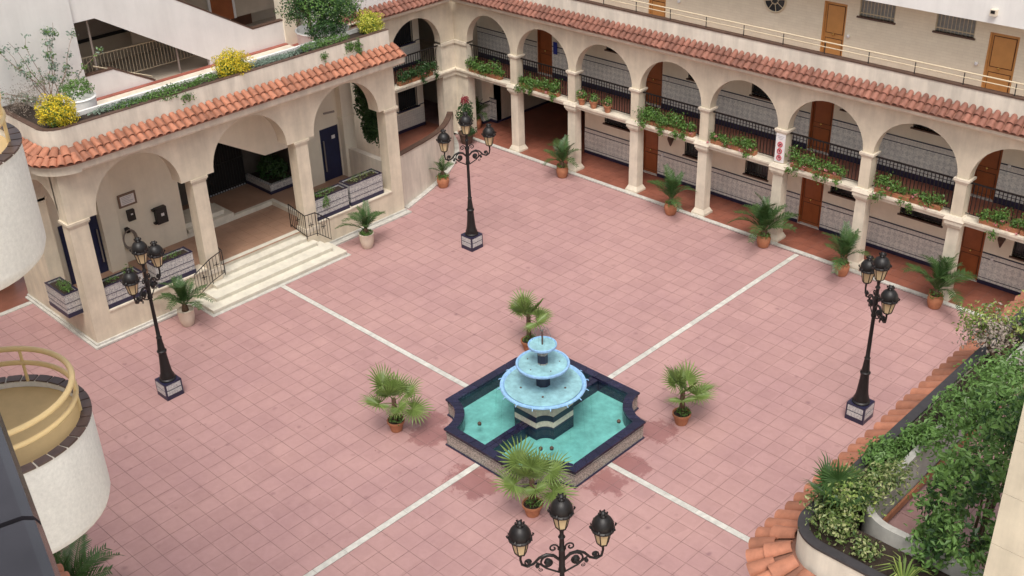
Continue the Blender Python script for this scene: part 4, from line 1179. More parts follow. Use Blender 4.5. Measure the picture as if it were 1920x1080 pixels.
# pedestal: the same notched plan, striped
def pd(off): return [(x, y) for x, y in notched(.72, .32, off, 8, 2)]
for (z0, z1, o, mt) in ((.13, .52, .0, 'navy_trim'), (.522, .70, .005, 'pedestal_tile'), (.70, .88, 0, 'navy_trim'), (.88, 1.12, .005, 'pedestal_tile')):
    m = MB(); m.prism([(FC.x + x, FC.y + y) for x, y in pd(o)], z0, z1, 'z'); m.build('pedestal_course', mt, ft)
m = MB(); m.prism([(FC.x + x, FC.y + y) for x, y in pd(-.02)], 1.12, 1.16, 'z'); m.build('pedestal_top', 'limestone_pale', ft)
def bowl(r, z, depth, foot):
    b = MB().lathe([(foot, z - depth), (foot + .12 * r, z - depth + .02), (r * .75, z - depth * .55), (r * .93, z - depth * .25), (r * .985, z - .05), (r, z - .02), (r * .99, z + .012), (r * .93, z + .018), (r * .90, z - .01), (r * .80, z - depth * .45), (r * .3, z - depth * .72), (0.001, z - depth * .75)], 48, FC)
    o = b.build('bowl', 'sky_blue_paint', ft, True)
    MB().lathe([(r * .89, z - .012), (r * .80, z - depth * .44), (r * .3, z - depth * .71), (0.001, z - depth * .74)], 48, FC + Vector((0, 0, .004))).build('bowl_lining', 'bowl_inside', o, True)
    k = 40; m = MB(); m.add([(FC.x + r * .885 * math.cos(i * 2 * math.pi / k), FC.y + r * .885 * math.sin(i * 2 * math.pi / k), z - .03) for i in range(k)], [tuple(range(k))]); m.build('bowl_water', 'water_thin', o)
    return o
b3 = bowl(1.16, 1.42, .28, .40); b2 = bowl(.72, 2.08, .20, .16); b1 = bowl(.385, 2.66, .12, .10)
m = MB()
for i in range(16):
    a = 2 * math.pi * (i + .3) / 16; d = Vector((math.cos(a), math.sin(a), 0))
    m.tube([FC + d * 1.10 + Vector((0, 0, 1.425)), FC + d * 1.20 + Vector((0, 0, 1.40)), FC + d * 1.23 + Vector((0, 0, 1.37))], .014, 6)
m.build('spout', 'sky_blue_paint', b3, True)
def stem(z0, z1, w, body):
    m = MB().prism([(FC.x + w * math.cos(R(22.5 + 45 * i)), FC.y + w * math.sin(R(22.5 + 45 * i))) for i in range(8)], z0, z1, 'z'); o = m.build('stem', body, ft)
    h = (z1 - z0)
    MB().prism([(FC.x + w * 1.04 * math.cos(R(22.5 + 45 * i)), FC.y + w * 1.04 * math.sin(R(22.5 + 45 * i))) for i in range(8)], z0 + h * .30, z0 + h * .68, 'z').build('stem_band', 'navy_trim', o)
stem(1.20, 1.90, .19, 'fountain_tile'); stem(1.93, 2.56, .14, 'fountain_tile')
MB().tube([FC + Vector((0, 0, 2.55)), FC + Vector((0, 0, 3.02))], .022, 8).build('nozzle', 'dark_cap', ft)
# thin falling jets
m = MB()
for i in range(16):
    a = 2 * math.pi * (i + .3) / 16; d = Vector((math.cos(a), math.sin(a), 0))
    m.tube([FC + d * (1.23 + .10 * math.sqrt(t)) + Vector((0, 0, 1.37 - .97 * t)) for t in (0, .1, .3, .6, 1)], .004, 4)
for i in range(10):
    a = 2 * math.pi * i / 10; d = Vector((math.cos(a), math.sin(a), 0))
    m.tube([FC + d * (.26 * t) + Vector((0, 0, 3.02 + .45 * t * (0.75 - t) * 2.2)) for t in (0, .15, .3, .5, .75, 1.0)], .0035, 4)
m.build('water_jets', 'water_thin', ft, kind='stuff')
m = MB()
for (x, y) in ((1.75, 1.05), (-.95, -1.5), (1.2, -1.0), (1.0, -1.2), (-1.6, .4)):
    m.lathe([(0, 0), (.05, .0), (.055, .06), (.02, .10), (0, .11)], 8, FC + Vector((x, y, .42)))
m.build('pool_fitting', 'dark_cap', ft)
m = MB()
for i in range(5):
    a = i * 1.26 + .4; m.lathe([(0, 0), (.035, 0), (.03, .05), (0, .06)], 6, FC + Vector((.62 * math.cos(a), .62 * math.sin(a), 1.38)))
for i in range(5):
    a = i * 1.26 + .9; m.lathe([(0, 0), (.02, 0), (.02, .04), (0, .05)], 6, FC + Vector((.45 * math.cos(a), .45 * math.sin(a), 2.04)))
m.build('bowl_fitting', 'dark_cap', b3)

# ================================================================== street lamps
def build_lamp():
    t = thing('street_lamp', (0, 0, 0), 'x', 'lamp', 'three-lantern iron lamps of the courtyard')
    bx = MB().box(-.27, .27, -.27, .27, 0, .53).build('tiled_base', 'navy_trim', t)
    for k in range(4):
        M = Matrix.Rotation(k * math.pi / 2, 4, 'Z')
        mm = MB(lambda x, y, z: M @ Vector((x, y, z)))
        mm.box(.27, .276, -.225, .225, .15, .295).box(.27, .276, -.225, .225, .325, .48)
        mm.build('base_panel', 'lamp_panel', bx)
    MB().lathe([(.24, .53), (.24, .57), (.20, .60), (.21, .66), (.175, .74), (.15, .92), (.125, 1.20), (.112, 1.42), (.135, 1.45), (.14, 1.49), (.11, 1.52), (.105, 1.55), (.075, 1.85), (.072, 1.90), (.085, 1.93), (.058, 1.97), (.052, 2.6), (.048, 3.18), (.07, 3.20), (.075, 3.26), (.06, 3.30), (.062, 3.72), (.075, 3.76), (.05, 3.82), (.045, 4.02), (.07, 4.06), (.035, 4.12), (.05, 4.26), (.02, 4.27)], 16).build('post', 'iron', t, True)
    for s in (-1, 1):
        def pt(x, z): return (s * x, 0, z)
        m = MB()
        m.tube([pt(.05, 3.50), pt(.16, 3.62), pt(.30, 3.66), pt(.43, 3.60), pt(.54, 3.47), pt(.66, 3.42), pt(.76, 3.48), pt(.79, 3.62), pt(.78, 3.76)], [.03, .032, .03, .028, .026, .026, .026, .024, .03], 7)
        # scrolls
        def scroll(cx, cz, r0, turns, a0, dirn, rad=.016):
            return [pt(cx + r0 * (1 - i / 26) * math.cos(a0 + dirn * turns * 6.283 * i / 22), cz + r0 * (1 - i / 26) * math.sin(a0 + dirn * turns * 6.283 * i / 22)) for i in range(23)]
        m.tube(scroll(.27, 3.47, .165, 1.4, 2.2, -1), .021, 6)
        m.tube(scroll(.63, 3.53, .10, 1.3, 3.6, 1), .019, 6)
        m.tube(scroll(.16, 3.80, .10, 1.3, 3.6, -1), .017, 6)
        m.tube([pt(.05, 3.18), pt(.16, 3.24), pt(.30, 3.32), pt(.42, 3.44), pt(.50, 3.50)], .018, 6)
        m.tube(scroll(.40, 3.30, .05, 1.2, 1.2, -1), .009, 5)
        for (cx, cz, rr) in ((.27, 3.47, .08), (.63, 3.53, .05), (.47, 3.40, .045)):
            m.lathe([(0, -rr), (rr * .7, -rr * .7), (rr, 0), (rr * .7, rr * .7), (0, rr)], 8, pt(cx, cz))
        m.build('arm', 'iron', t, True)
    def lantern(x, z):
        c = (x, 0, z)
        dome = MB().lathe([(.20, .36), (.225, .37), (.23, .40), (.20, .42), (.215, .46), (.205, .53), (.16, .61), (.10, .66), (.07, .675), (.075, .70), (.05, .73), (.055, .76), (.03, .79), (0, .80)], 18, c).build('lantern', 'iron', t, True)
        gl = MB().lathe([(.105, .04), (.175, .36)], 6, c).build('glass', 'lamp_glass', dome)
        m = MB()
        for k in range(6):
            a = k * math.pi / 3
            m.tube([(c[0] + .108 * math.cos(a), .108 * math.sin(a), z + .03), (c[0] + .18 * math.cos(a), .18 * math.sin(a), z + .37)], .012, 5)
            for (rr, zz, h) in ((.235, .42, .07), (.075, .72, .06)):
                m.tube([(c[0] + rr * math.cos(a), rr * math.sin(a), z + zz), (c[0] + rr * 1.06 * math.cos(a), rr * 1.06 * math.sin(a), z + zz + h * .6), (c[0] + rr * .98 * math.cos(a), rr * .98 * math.sin(a), z + zz + h)], [.018, .022, .006], 5)
            b_ = a + math.pi / 6
            m.tube([(c[0] + .235 * math.cos(b_), .235 * math.sin(b_), z + .40), (c[0] + .24 * math.cos(b_), .24 * math.sin(b_), z + .445)], [.016, .006], 5)
        m.lathe([(.02, -.04), (.05, -.02), (.115, .02), (.12, .045), (.10, .05)], 6, c)
        m.build('lantern_frame', 'iron', dome)
    lantern(0, 4.27); lantern(-.78, 3.76); lantern(.78, 3.76)
    return t
def copy_tree(o, parent=None):
    c = o.copy(); COL.objects.link(c); c.parent = parent
    for ch in list(o.children): copy_tree(ch, c)
    return c
lamp0 = build_lamp()
LAMPS = [((-8.93, -5.95), -55, 'black iron three-lantern lamp in front of the porch, nearest the lower balcony'),
         ((-8.88, 6.15), 59.5, 'black iron three-lantern lamp standing nearest the inner corner of the arcades'),
         ((6.27, 6.05), 137, 'black iron three-lantern lamp beside the planted roof terrace on the right'),
         ((6.48, -6.2), 52, 'black iron three-lantern lamp nearest the viewer, only its top in the picture')]
lamps = [lamp0] + [copy_tree(lamp0) for _ in range(3)]
for l, (xy, a, lb) in zip(lamps, LAMPS):
    l.location = (*xy, 0.0); l['label'] = lb
    l.rotation_euler = (0, 0, R(a))
for l in lamps:            # the tiled base stays square to the paving
    for ch in l.children:
        if ch.name.startswith('tiled_base'): ch.rotation_euler = (0, 0, -l.rotation_euler.z)

# ================================================================== potted palms
def pot_mesh(name, prof, matn, n=24):
    return MB().lathe(prof, n).mesh(name, matn, True)
POT = pot_mesh('pot', [(.15, 0), (.165, .01), (.225, .27), (.255, .28), (.26, .345), (.235, .35), (.22, .30), (.0, .30)], 'terracotta')
POT_TALL = pot_mesh('pot', [(.15, 0), (.18, .02), (.235, .20), (.245, .34), (.20, .42), (.225, .46), (.205, .47), (.18, .42), (0, .42)], 'terracotta')
POT_WHITE = pot_mesh('pot', [(.17, 0), (.19, .02), (.25, .30), (.265, .55), (.275, .57), (.25, .575), (.24, .52), (0, .52)], 'pot_white')
def disc(r, z): return MB().lathe([(.001, z + .006), (r * .5, z + .014), (r, z)], 16).mesh('soil', 'soil', True)
def fan_leaf(seed, Rl=.46, Lp=.42, ns=26):
    rd = random.Random(seed); m = MB()
    m.tube([(0, 0, 0), (0, Lp * .5, .015), (0, Lp, 0)], [.016, .011, .008], 5)
    span = R(152); dz = .10
    for i in range(ns):
        a0 = -span + 2 * span * i / ns; a1 = -span + 2 * span * (i + 1) / ns; ac = (a0 + a1) / 2
        L = Rl * (.70 + .34 * math.cos(ac * .55)) * rd.uniform(.88, 1.10)
        def q(a, r, z): return (r * math.sin(a), Lp + r * math.cos(a), z)
        rj = L * .40
        cone = lambda r: dz * (r / Rl) ** 1.1
        droop = rd.uniform(.02, .09)
        hub = (0, Lp, 0)
        vs = [hub, q(a0, rj, cone(rj) - .012), q(ac, rj, cone(rj) + .014), q(a1, rj, cone(rj) - .012), q(ac + (a0 - ac) * .42, L * .72, cone(L * .75) - .01), q(ac + (a1 - ac) * .42, L * .72, cone(L * .75) - .01), q(ac + rd.uniform(-.03, .03), L, cone(L) - droop)]
        m.add(vs, [(0, 1, 2), (0, 2, 3), (1, 4, 2), (2, 4, 5), (2, 5, 3), (4, 6, 5)])
    return m.mesh('leaf', 'leaf_fan')
FAN = [fan_leaf(s, Rl=.44 + .03 * s, Lp=.30 + .06 * s) for s in range(4)]
def frond(seed, L=1.0, np_=26, w=.26, matn='leaf_palm', arch=.5):
    rd = random.Random(seed); m = MB(); pts = []
    for i in range(11):
        t = i / 10
        pts.append(Vector((0, L * t * (1 - .12 * t * arch), L * (.16 * math.sin(t * 2.2) - arch * .42 * t * t * t))))
    m.tube(pts, [.014 * (1 - .8 * i / 10) + .002 for i in range(11)], 5)
    for i in range(np_):
        t = .12 + .88 * (i + .5) / np_
        k = min(9, int(t * 10)); f = t * 10 - k
        p = pts[k].lerp(pts[k + 1], f); tg = (pts[k + 1] - pts[k]).normalized()
        wl = w * (math.sin(min(1, (t + .12)) * 2.75) * .9 + .12) * rd.uniform(.85, 1.12)
        for s in (-1, 1):
            side = Vector((s, 0, 0))
            d = (side * .80 + tg * .60 + Vector((0, 0, .30 - .25 * rd.random()))).normalized()
            nv = d.cross(tg).normalized()
            wv = d.cross(nv).normalized() * (.011 + .004 * rd.random())
            mid = p + d * wl * .5 + wv * 0; tip = p + d * wl + Vector((0, 0, -.10 * wl))
            m.add([p - wv * .5, mid - wv, tip, mid + wv, p + wv * .5], [(0, 1, 3, 4), (1, 2, 3)])
    return m.mesh('frond', matn)
FR = [frond(1, 1.0, 28, .26, arch=.35), frond(2, .95, 26, .28, arch=.7), frond(3, .85, 24, .24, arch=.15), frond(4, 1.05, 28, .25, arch=1.0)]
trunk_me = MB().lathe([(.06, 0), (.085, .05), (.07, .25), (.075, .5), (.06, .8), (.03, .84)], 10).mesh('trunk', 'bark', True)
date_base = MB().lathe([(.10, -.02), (.13, .05), (.11, .16), (.07, .28), (.02, .32)], 10).mesh('trunk', 'bark', True)
def fan_palm(xy, label, n, tr, az0, scale=1.0, lean=(0, 0)):
    t = thing('fan_palm', (*xy, 0), label, 'potted palm', 'fan palms around the fountain')
    ps = random.uniform(.92, 1.1); p = inst('pot', POT, t, (*xy, 0), scale=(ps, ps, random.uniform(.95, 1.05))); inst('soil', disc(.215, .31), p, (*xy, 0))
    tk = inst('trunk', trunk_me, t, (*xy, .28), scale=(1, 1, tr))
    top = Vector((xy[0], xy[1], .28 + .78 * tr))
    for k in range(n):
        az = az0 + k * 2.399; el = [76, 50, 28, 60, 2, 40, 16, -8, 34][k % 9] + random.uniform(-8, 8)
        s = scale * random.uniform(.9, 1.1)
        mx = Matrix.Translation(top + Vector((0, 0, -.02 * k))) @ Matrix.Rotation(az, 4, 'Z') @ Matrix.Rotation(R(el), 4, 'X') @ Matrix.Rotation(random.uniform(-.4, .4), 4, 'Y') @ Matrix.Scale(s, 4)
        inst('leaf', FAN[k % 4], t, mx=mx)
    foliage('underplants', 'leaf_green', t, [((xy[0] + .05, xy[1], .42), (.2, .2, .14), 140)], .07)
    return t
fan_palm((-2.72, -2.72), 'fan palm in a terracotta pot to the left of the fountain', 8, .92, 1.1, 1.1)
fan_palm((2.85, 2.66), 'fan palm in a terracotta pot to the right of the fountain', 8, .92, 1.9, 1.18)
fan_palm((2.38, -2.74), 'largest fan palm in a terracotta pot between the fountain and the nearest lamp', 8, .98, .9, 1.18)
fan_palm((-2.78, 2.62), 'fan palm with dark trunk behind the fountain, its pot hidden by the bowls', 8, 1.15, 2.6, 1.1)
def date_palm(xy, label, pot, zt, n, az0, scale, group=None, under='leaf_green', cat='potted palm', un=120):
    t = thing('date_palm', (*xy, 0), label, cat, group)
    p = inst('pot', pot, t, (*xy, 0)); inst('soil', disc(.2, zt - .04), p, (*xy, 0))
    inst('trunk', date_base, t, (*xy, zt - .04), scale=(.9, .9, 1.0))
    top = Vector((xy[0], xy[1], zt + .18))
    for k in range(n):
        az = az0 + k * 2.399; el = 78 - 62 * (k / max(1, n - 1)) ** .9 + random.uniform(-7, 7)
        s = scale * random.uniform(.85, 1.08)
        mx = Matrix.Translation(top) @ Matrix.Rotation(az, 4, 'Z') @ Matrix.Rotation(R(el), 4, 'X') @ Matrix.Rotation(random.uniform(-.3, .3), 4, 'Y') @ Matrix.Scale(s, 4)
        inst('frond', FR[k % 4], t, mx=mx)
    if un: foliage('underplants', under, t, [((xy[0], xy[1], zt + .05), (.24, .24, .13), un)], .07)
    return t
G = 'date palms in front of the arcade'
date_palm((-10.5, 12.74), 'date palm in a terracotta pot before the second column from the inner corner', POT_TALL, .42, 10, .2, 1.2, G)
date_palm((-5.2, 12.82), 'date palm in a terracotta pot left of the fourth column, small flowers at its foot', POT_TALL, .42, 10, 1.3, 1.25, G)
date_palm((-1.2, 12.84), 'broad date palm in a terracotta pot before the column with the notice', POT_TALL, .42, 14, 2.1, 1.42, G)
date_palm((1.86, 12.80), 'date palm in a terracotta pot right of the white strip, before the sixth column', POT_TALL, .42, 10, .7, 1.22, G)
date_palm((5.1, 12.82), 'tall wide date palm in a terracotta pot at the right end of the arcade', POT_TALL, .42, 13, 2.9, 1.5, G)
date_palm((-13.45, 9.0), 'young palm in a terracotta pot against the curved wall', POT_TALL, .42, 7, .5, .70, None, un=320)
date_palm((-11.95, -3.5), 'bushy palm in a tall white pot left of the porch steps', POT_WHITE, .52, 13, 1.0, 1.15, 'palms in white pots beside the porch steps', un=0)
date_palm((-11.72, 3.7), 'slender palm in a white pot right of the porch steps, green underplants spilling over', POT_WHITE, .52, 9, 2.2, 1.12, 'palms in white pots beside the porch steps', un=260)
# palm in the near left corner, only its fronds in the picture
date_palm((-2.9, -12.0), 'palm in the near left corner, only two frond tips in the picture', POT_TALL, .42, 14, .35, 1.45)
# red-flowered plant and dark pot by the inner corner
t = thing('flowering_plant', (-16.0, 12.75, 0), 'tall plant with a red bloom in a dark pot by the corner pier', 'potted plant')
MB().lathe([(.22, 0), (.32, .45), (.36, .47), (.34, .5), (.28, .45), (0, .44)], 18, (-16.0, 12.75, 0)).build('pot', 'dark_cap', t, True)
MB().tube([(-16.0, 12.75, .4), (-16.05, 12.8, 1.5)], .03, 6).build('stem', 'bark', t)
foliage('leaves', 'leaf_dark', t, [((-16.05, 12.8, 1.25), (.35, .35, .65), 420), ((-15.75, 12.7, .6), (.3, .3, .2), 160)], .13)
foliage('bloom', 'red_flower', t, [((-16.1, 12.85, 1.85), (.17, .17, .22), 160)], .09, kind=None)
date_palm((-16.9, 14.2), 'dark palm in a pot in the shade of the first arch', POT_TALL, .42, 9, .3, .95)

# ================================================================== tiled planters on the porch sills
def tiled_planter(c, sx, sy, z0, h, label, fol):
    t = thing('tiled_planter', (c[0], c[1], z0), label, 'planter', 'tiled planters on the porch sills')
    x0, x1, y0, y1 = c[0] - sx / 2, c[0] + sx / 2, c[1] - sy / 2, c[1] + sy / 2
    b = MB(); th = .05
    b.box(x0, x1, y0, y0 + th, z0 + .14, z0 + h).box(x0, x1, y1 - th, y1, z0 + .14, z0 + h).box(x0, x0 + th, y0 + th, y1 - th, z0 + .14, z0 + h).box(x1 - th, x1, y0 + th, y1 - th, z0 + .14, z0 + h)
    b = b.build('box', 'planter_tile', t)
    MB().box(x0 - .012, x1 + .012, y0 - .012, y1 + .012, z0 + .001, z0 + .14).build('base', 'navy_trim', b)
    for zz in (.36, .62): MB().box(x0 - .006, x1 + .006, y0 - .006, y1 + .006, z0 + h * zz, z0 + h * zz + .016).build('line', 'navy_trim', b)
    m = MB(); e = .01
    m.box(x0 - e, x1 + e, y0 - e, y0 + th, z0 + h, z0 + h + .02).box(x0 - e, x1 + e, y1 - th, y1 + e, z0 + h, z0 + h + .02).box(x0 - e, x0 + th, y0 + th, y1 - th, z0 + h, z0 + h + .02).box(x1 - th, x1 + e, y0 + th, y1 - th, z0 + h, z0 + h + .02)
    m.build('rim', 'navy_tile', b)
    MB().box(x0 + th, x1 - th, y0 + th, y1 - th, z0 + .5, z0 + h - .05).build('soil', 'soil', t)
    foliage('plants', fol[0], t, fol[1], .06)
tiled_planter((-13.22, -4.83), .52, 1.32, 1.052, .76, 'grey patterned tile planter nearest the porch corner, few seedlings in it', ('leaf_green', [((-13.22, -5.1, 1.84), (.14, .25, .10), 70), ((-13.2, -4.5, 1.9), (.14, .2, .2), 120)]))
tiled_planter((-13.22, -3.05), .52, 1.36, 1.052, .76, 'grey patterned tile planter behind the tall white pot palm', ('leaf_green', [((-13.22, -3.1, 1.84), (.14, .5, .10), 120)]))
tiled_planter((-13.22, 3.28), .52, 1.46, 1.052, .80, 'grey patterned tile planter with a trailing plant, right of the steps', ('leaf_green', [((-13.15, 3.1, 1.95), (.2, .5, .12), 200), ((-12.9, 3.0, 1.65), (.08, .14, .32), 200)]))
tiled_planter((-13.30, 4.90), .60, 1.50, 1.052, .80, 'grey patterned tile planter with pale flowers at the far end of the porch', ('leaf_variegated', [((-13.3, 4.95, 1.9), (.18, .6, .10), 220)]))
tiled_planter((-14.0, -6.32), 1.22, .50, 1.052, .78, 'grey patterned tile planter in the small side arch of the porch', ('leaf_green', [((-13.85, -6.3, 1.92), (.4, .16, .16), 240), ((-13.6, -6.35, 1.9), (.1, .1, .1), 40)]))
# things on the porch wall
fr_ = thing('framed_notice', (-15.77, -2.85, 2.76), 'gold framed notice high on the porch wall', 'picture frame')
MB().box(-15.79, -15.755, -3.17, -2.53, 2.76, 3.22).build('frame', 'bark_grey', fr_); MB().box(-15.755, -15.748, -3.10, -2.60, 2.83, 3.15).build('sheet', 'sign_white', fr_)
mt_ = MB()
for i in range(5): mt_.box(-15.748, -15.746, -3.05, -2.66 - .06 * (i % 3), 3.10 - i * .055, 3.115 - i * .055)
mt_.build('print', 'sign_grey', fr_, kind='stuff')
bx = thing('wall_box', (-15.72, -2.84, 2.24), 'small black box below the framed notice', 'box')
MB().box(-15.795, -15.68, -2.97, -2.72, 2.24, 2.62).build('case', 'iron_dark', bx); MB().box(-15.68, -15.675, -2.87, -2.80, 2.45, 2.50).build('plate', 'sign_white', bx)
bx = thing('letter_box', (-15.70, -1.82, 1.78), 'black letter box with hinged side on the porch wall', 'letter box')
MB().box(-15.795, -15.62, -2.02, -1.62, 1.78, 2.36).build('case', 'iron_dark', bx); MB().box(-15.62, -15.61, -1.85, -1.74, 2.05, 2.15).build('badge', 'sign_white', bx); MB().box(-15.795, -15.65, -2.10, -2.02, 1.80, 1.86).box(-15.795, -15.65, -2.10, -2.02, 2.28, 2.34).build('bracket', 'iron', bx)
hs_ = thing('hose_reel', (-15.6, -3.15, 1.3), 'coiled grey hose hanging beside the porch pilaster', 'hose')
m = MB()
for k in range(4): m.tube([(-15.68 + .02 * k, -3.1 + (.20 + .02 * k) * math.cos(i * .4), 1.65 + (.30 + .02 * k) * math.sin(i * .4)) for i in range(16)], .018, 6, True)
m.build('coil', 'grey_metal', hs_, True)
MB().box(-15.79, -15.62, -3.16, -3.04, 1.9, 2.05).build('hook', 'iron', hs_)

# ================================================================== flowers on the balconies
def flower_row(fr, u0, u1, label, leafm, dens, blooms, pots=False, droop=.12, seed=1):
    rd = random.Random(seed)
    c = fr((u0 + u1) / 2, -.08, 2.9)
    t = thing('flower_trough', c, label, 'flower trough', 'flower troughs along the balconies')
    if pots: pass
    m = MB(fr)
    u = u0
    while u < u1 - .2:
        e = min(u1, u + .62)
        m.prism([(-.20, 2.902), (.00, 2.902), (.03, 3.05), (-.205, 3.05)], u + .02, e - .02, 'x'); u = e
    m.build('trough', 'terracotta', t)
    cl = []; bl = []
    k = int((u1 - u0) / .26)
    for i in range(k):
        uu = u0 + (u1 - u0) * (i + .5) / k + rd.uniform(-.08, .08)
        s = rd.uniform(.55, 1.35)
        p = fr(uu, rd.uniform(-.10, .06), 3.20 + rd.uniform(-.03, .16) * s)
        cl.append((p, (.27 * s, .22 * s, .27 * s), int(dens * 1.5 * s), .35, .1, -1.0))
        if rd.random() < .35:
            p2 = fr(uu + rd.uniform(-.1, .1), .17, 2.98 - rd.uniform(0, droop))
            cl.append((p2, (.17, .11, .2), int(dens * .5), .35, .1, -1.0))
        if rd.random() < blooms:
            p3 = fr(uu + rd.uniform(-.15, .15), rd.uniform(.05, .2), 3.15 + rd.uniform(-.2, .15)); bl.append((p3, (.06, .05, .05), 14, .1, .5, -1.0))
    foliage('leaves', leafm, t, cl, .082, .6)
    if bl: foliage('blossoms', 'pink_flower', t, bl, .045, .9)
flower_row(WA, 10.35, 12.3, 'dark green balcony plants in the shaded bay left of the inner corner', 'leaf_dark', 150, .15, seed=2)
flower_row(NF, -16.45, -14.5, 'bushy green trough in the first bay right of the inner corner', 'leaf_green', 170, .05, droop=.25, seed=3)
flower_row(NF, -13.5, -11.4, 'dense green trough in the second bay, beside the blue cloth', 'leaf_green', 180, .08, seed=4)
flower_row(NF, -7.25, -4.85, 'dense green trough in the fourth bay, before the third column on the right', 'leaf_green', 180, .15, seed=6)
flower_row(NF, -4.1, -2.2, 'sparse pink geranium trough left of the notice column', 'leaf_green', 110, .6, seed=7)
flower_row(NF, -.85, 1.2, 'pink geranium trough right of the notice column', 'leaf_green', 115, .7, seed=8)
flower_row(NF, 2.25, 4.5, 'long geranium trough in the bay left of the last visible column', 'leaf_green', 120, .6, droop=.2, seed=9)
flower_row(NF, 5.7, 7.7, 'green trough at the right edge of the balcony', 'leaf_green', 140, .4, droop=.25, seed=10)
for i, (u, lb) in enumerate(((-10.15, 'reddish potted plant behind the railing of the third bay, leftmost of three'), (-9.55, 'green potted plant behind the railing of the third bay, middle of three'), (-8.85, 'flowering pot behind the railing of the third bay, rightmost of three'))):
    c = NF(u, -.02, 2.9)
    t = thing('balcony_pot', c, lb, 'potted plant', 'pots in the third bay')
    MB().lathe([(.10, .002), (.16, .24), (.18, .25), (.18, .29), (.15, .29), (0, .26)], 16, c).build('pot', 'terracotta', t, True)
    foliage('leaves', 'leaf_green', t, [(c + Vector((0, 0, .42)), (.25, .2, .18), 170, .25, .3, -1.0)], .085, .6)
    if i != 1: foliage('blossoms', 'pink_flower', t, [(c + Vector((.05, -.1, .45)), (.2, .15, .12), 14)], .05, .9)
bc = MB(NF).box(-13.05, -12.85, -1.60, -1.58, 3.95, 4.45).build('blue_cloth', 'blue_cloth')
tagged(bc, 'blue cloth hanging by the gallery door of the second bay', 'cloth')

# ================================================================== planting on the porch parapet
def ball_bush(c, rad, label, leafm, n, leaf=.06):
    t = thing('clipped_bush', (c[0], c[1], 6.9), label, 'bush', 'clipped yellow bushes on the porch parapet')
    MB().tube([(c[0], c[1], 6.85), (c[0], c[1], c[2])], .03, 6).build('stem', 'bark', t)
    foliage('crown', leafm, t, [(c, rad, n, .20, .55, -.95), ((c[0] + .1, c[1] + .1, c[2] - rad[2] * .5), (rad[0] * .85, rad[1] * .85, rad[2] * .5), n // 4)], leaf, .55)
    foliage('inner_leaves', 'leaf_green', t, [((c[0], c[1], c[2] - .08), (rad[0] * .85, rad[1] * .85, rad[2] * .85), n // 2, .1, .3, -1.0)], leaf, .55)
ball_bush((-13.45, -5.42, 7.42), (.50, .55, .47), 'round golden yellow bush at the left corner of the porch parapet', 'leaf_yellow', 3000)
ball_bush((-13.45, .42, 7.28), (.48, .62, .42), 'round golden yellow bush in the middle of the porch parapet', 'leaf_yellow', 3000)
ball_bush((-13.45, 6.05, 7.28), (.42, .50, .40), 'round lime yellow bush at the right end of the porch parapet', 'leaf_lime', 2600)
t = thing('round_planter', (-14.75, 5.0, 6.2), 'large dark green shrub in a white round planter behind the parapet', 'shrub')
MB().lathe([(.85, .0), (.90, .80), (.95, .86), (.88, .88), (.80, .80), (0, .78)], 32, (-14.75, 5.0, 6.2)).build('planter', 'plaster_white', t, True)
MB().tube([(-14.8, 4.6, 7.0), (-14.9, 4.5, 8.2)], .06, 7).tube([(-14.8, 4.8, 7.0), (-14.7, 5.3, 8.0)], .045, 7).build('stems', 'bark', t)
foliage('crown', 'leaf_dark', t, [((-14.7, 4.5, 7.95), (.75, .9, .85), 2600, .25, .35), ((-14.3, 5.3, 7.75), (.7, .85, .7), 2200, .25, .35), ((-14.1, 4.7, 7.25), (.5, .75, .4), 1300), ((-15.0, 5.0, 8.7), (.7, .9, .6), 1400, .25, .35)], .09, .5)
foliage('light_leaves', 'leaf_green', t, [((-14.4, 4.7, 7.9), (.85, 1.0, .9), 1500, .25, .7), ((-14.1, 5.6, 7.6), (.55, .65, .6), 700, .3, .5)], .085, .5)
foliage('dry_twigs', 'leaf_dry', t, [((-14.5, 6.2, 7.9), (.5, .5, .5), 420, .3, .3)], .05, .5)
t = thing('trailing_plant', (-13.4, 4.7, 6.9), 'trailing green plant spilling over the right half of the porch parapet', 'plant')
foliage('leaves', 'leaf_green', t, [((-13.3, 4.3, 7.08), (.3, .7, .15), 500), ((-12.88, 4.75, 6.85), (.07, .3, .22), 260, .3, .2, -1.0), ((-12.86, 5.05, 6.75), (.05, .16, .36), 200, .3, .2, -1.0), ((-12.88, 3.6, 6.82), (.05, .2, .15), 90, .3, .2, -1.0), ((-13.3, 3.5, 7.1), (.25, .5, .15), 260)], .07)
t = thing('trailing_plant', (-13.4, -2.0, 6.9), 'trailing green plant spilling over the left half of the porch parapet', 'plant')
foliage('leaves', 'leaf_green', t, [((-13.2, -1.9, 7.08), (.3, 1.0, .16), 900), ((-12.95, -2.2, 7.0), (.1, .4, .12), 200), ((-13.2, -3.3, 7.05), (.25, .7, .1), 260), ((-12.88, -1.6, 6.85), (.06, .25, .16), 130, .3, .2, -1.0), ((-13.3, -.6, 7.1), (.25, .5, .12), 260)], .07)
o = foliage('succulent_border', 'leaf_dusty', None, [((-13.45, 2.1, 7.0), (.22, 1.9, .10), 1500, .2, .2), ((-13.55, -3.4, 7.0), (.2, 1.2, .10), 700, .2, .2), ((-13.5, 3.6, 7.05), (.2, .6, .14), 300)], .075, .4, .8)
o['label'] = 'grey green succulents lining the porch parapet planter'; o['category'] = 'plants'
t = thing('drum_planter', (-14.55, -4.25, 6.2), 'white drum planter with green shoots behind the golden corner bush', 'planter')
MB().lathe([(.50, 0), (.52, 1.0), (.55, 1.02), (.5, 1.05), (.44, .98), (0, .96)], 28, (-14.55, -4.25, 6.2)).build('drum', 'plaster_white', t, True)
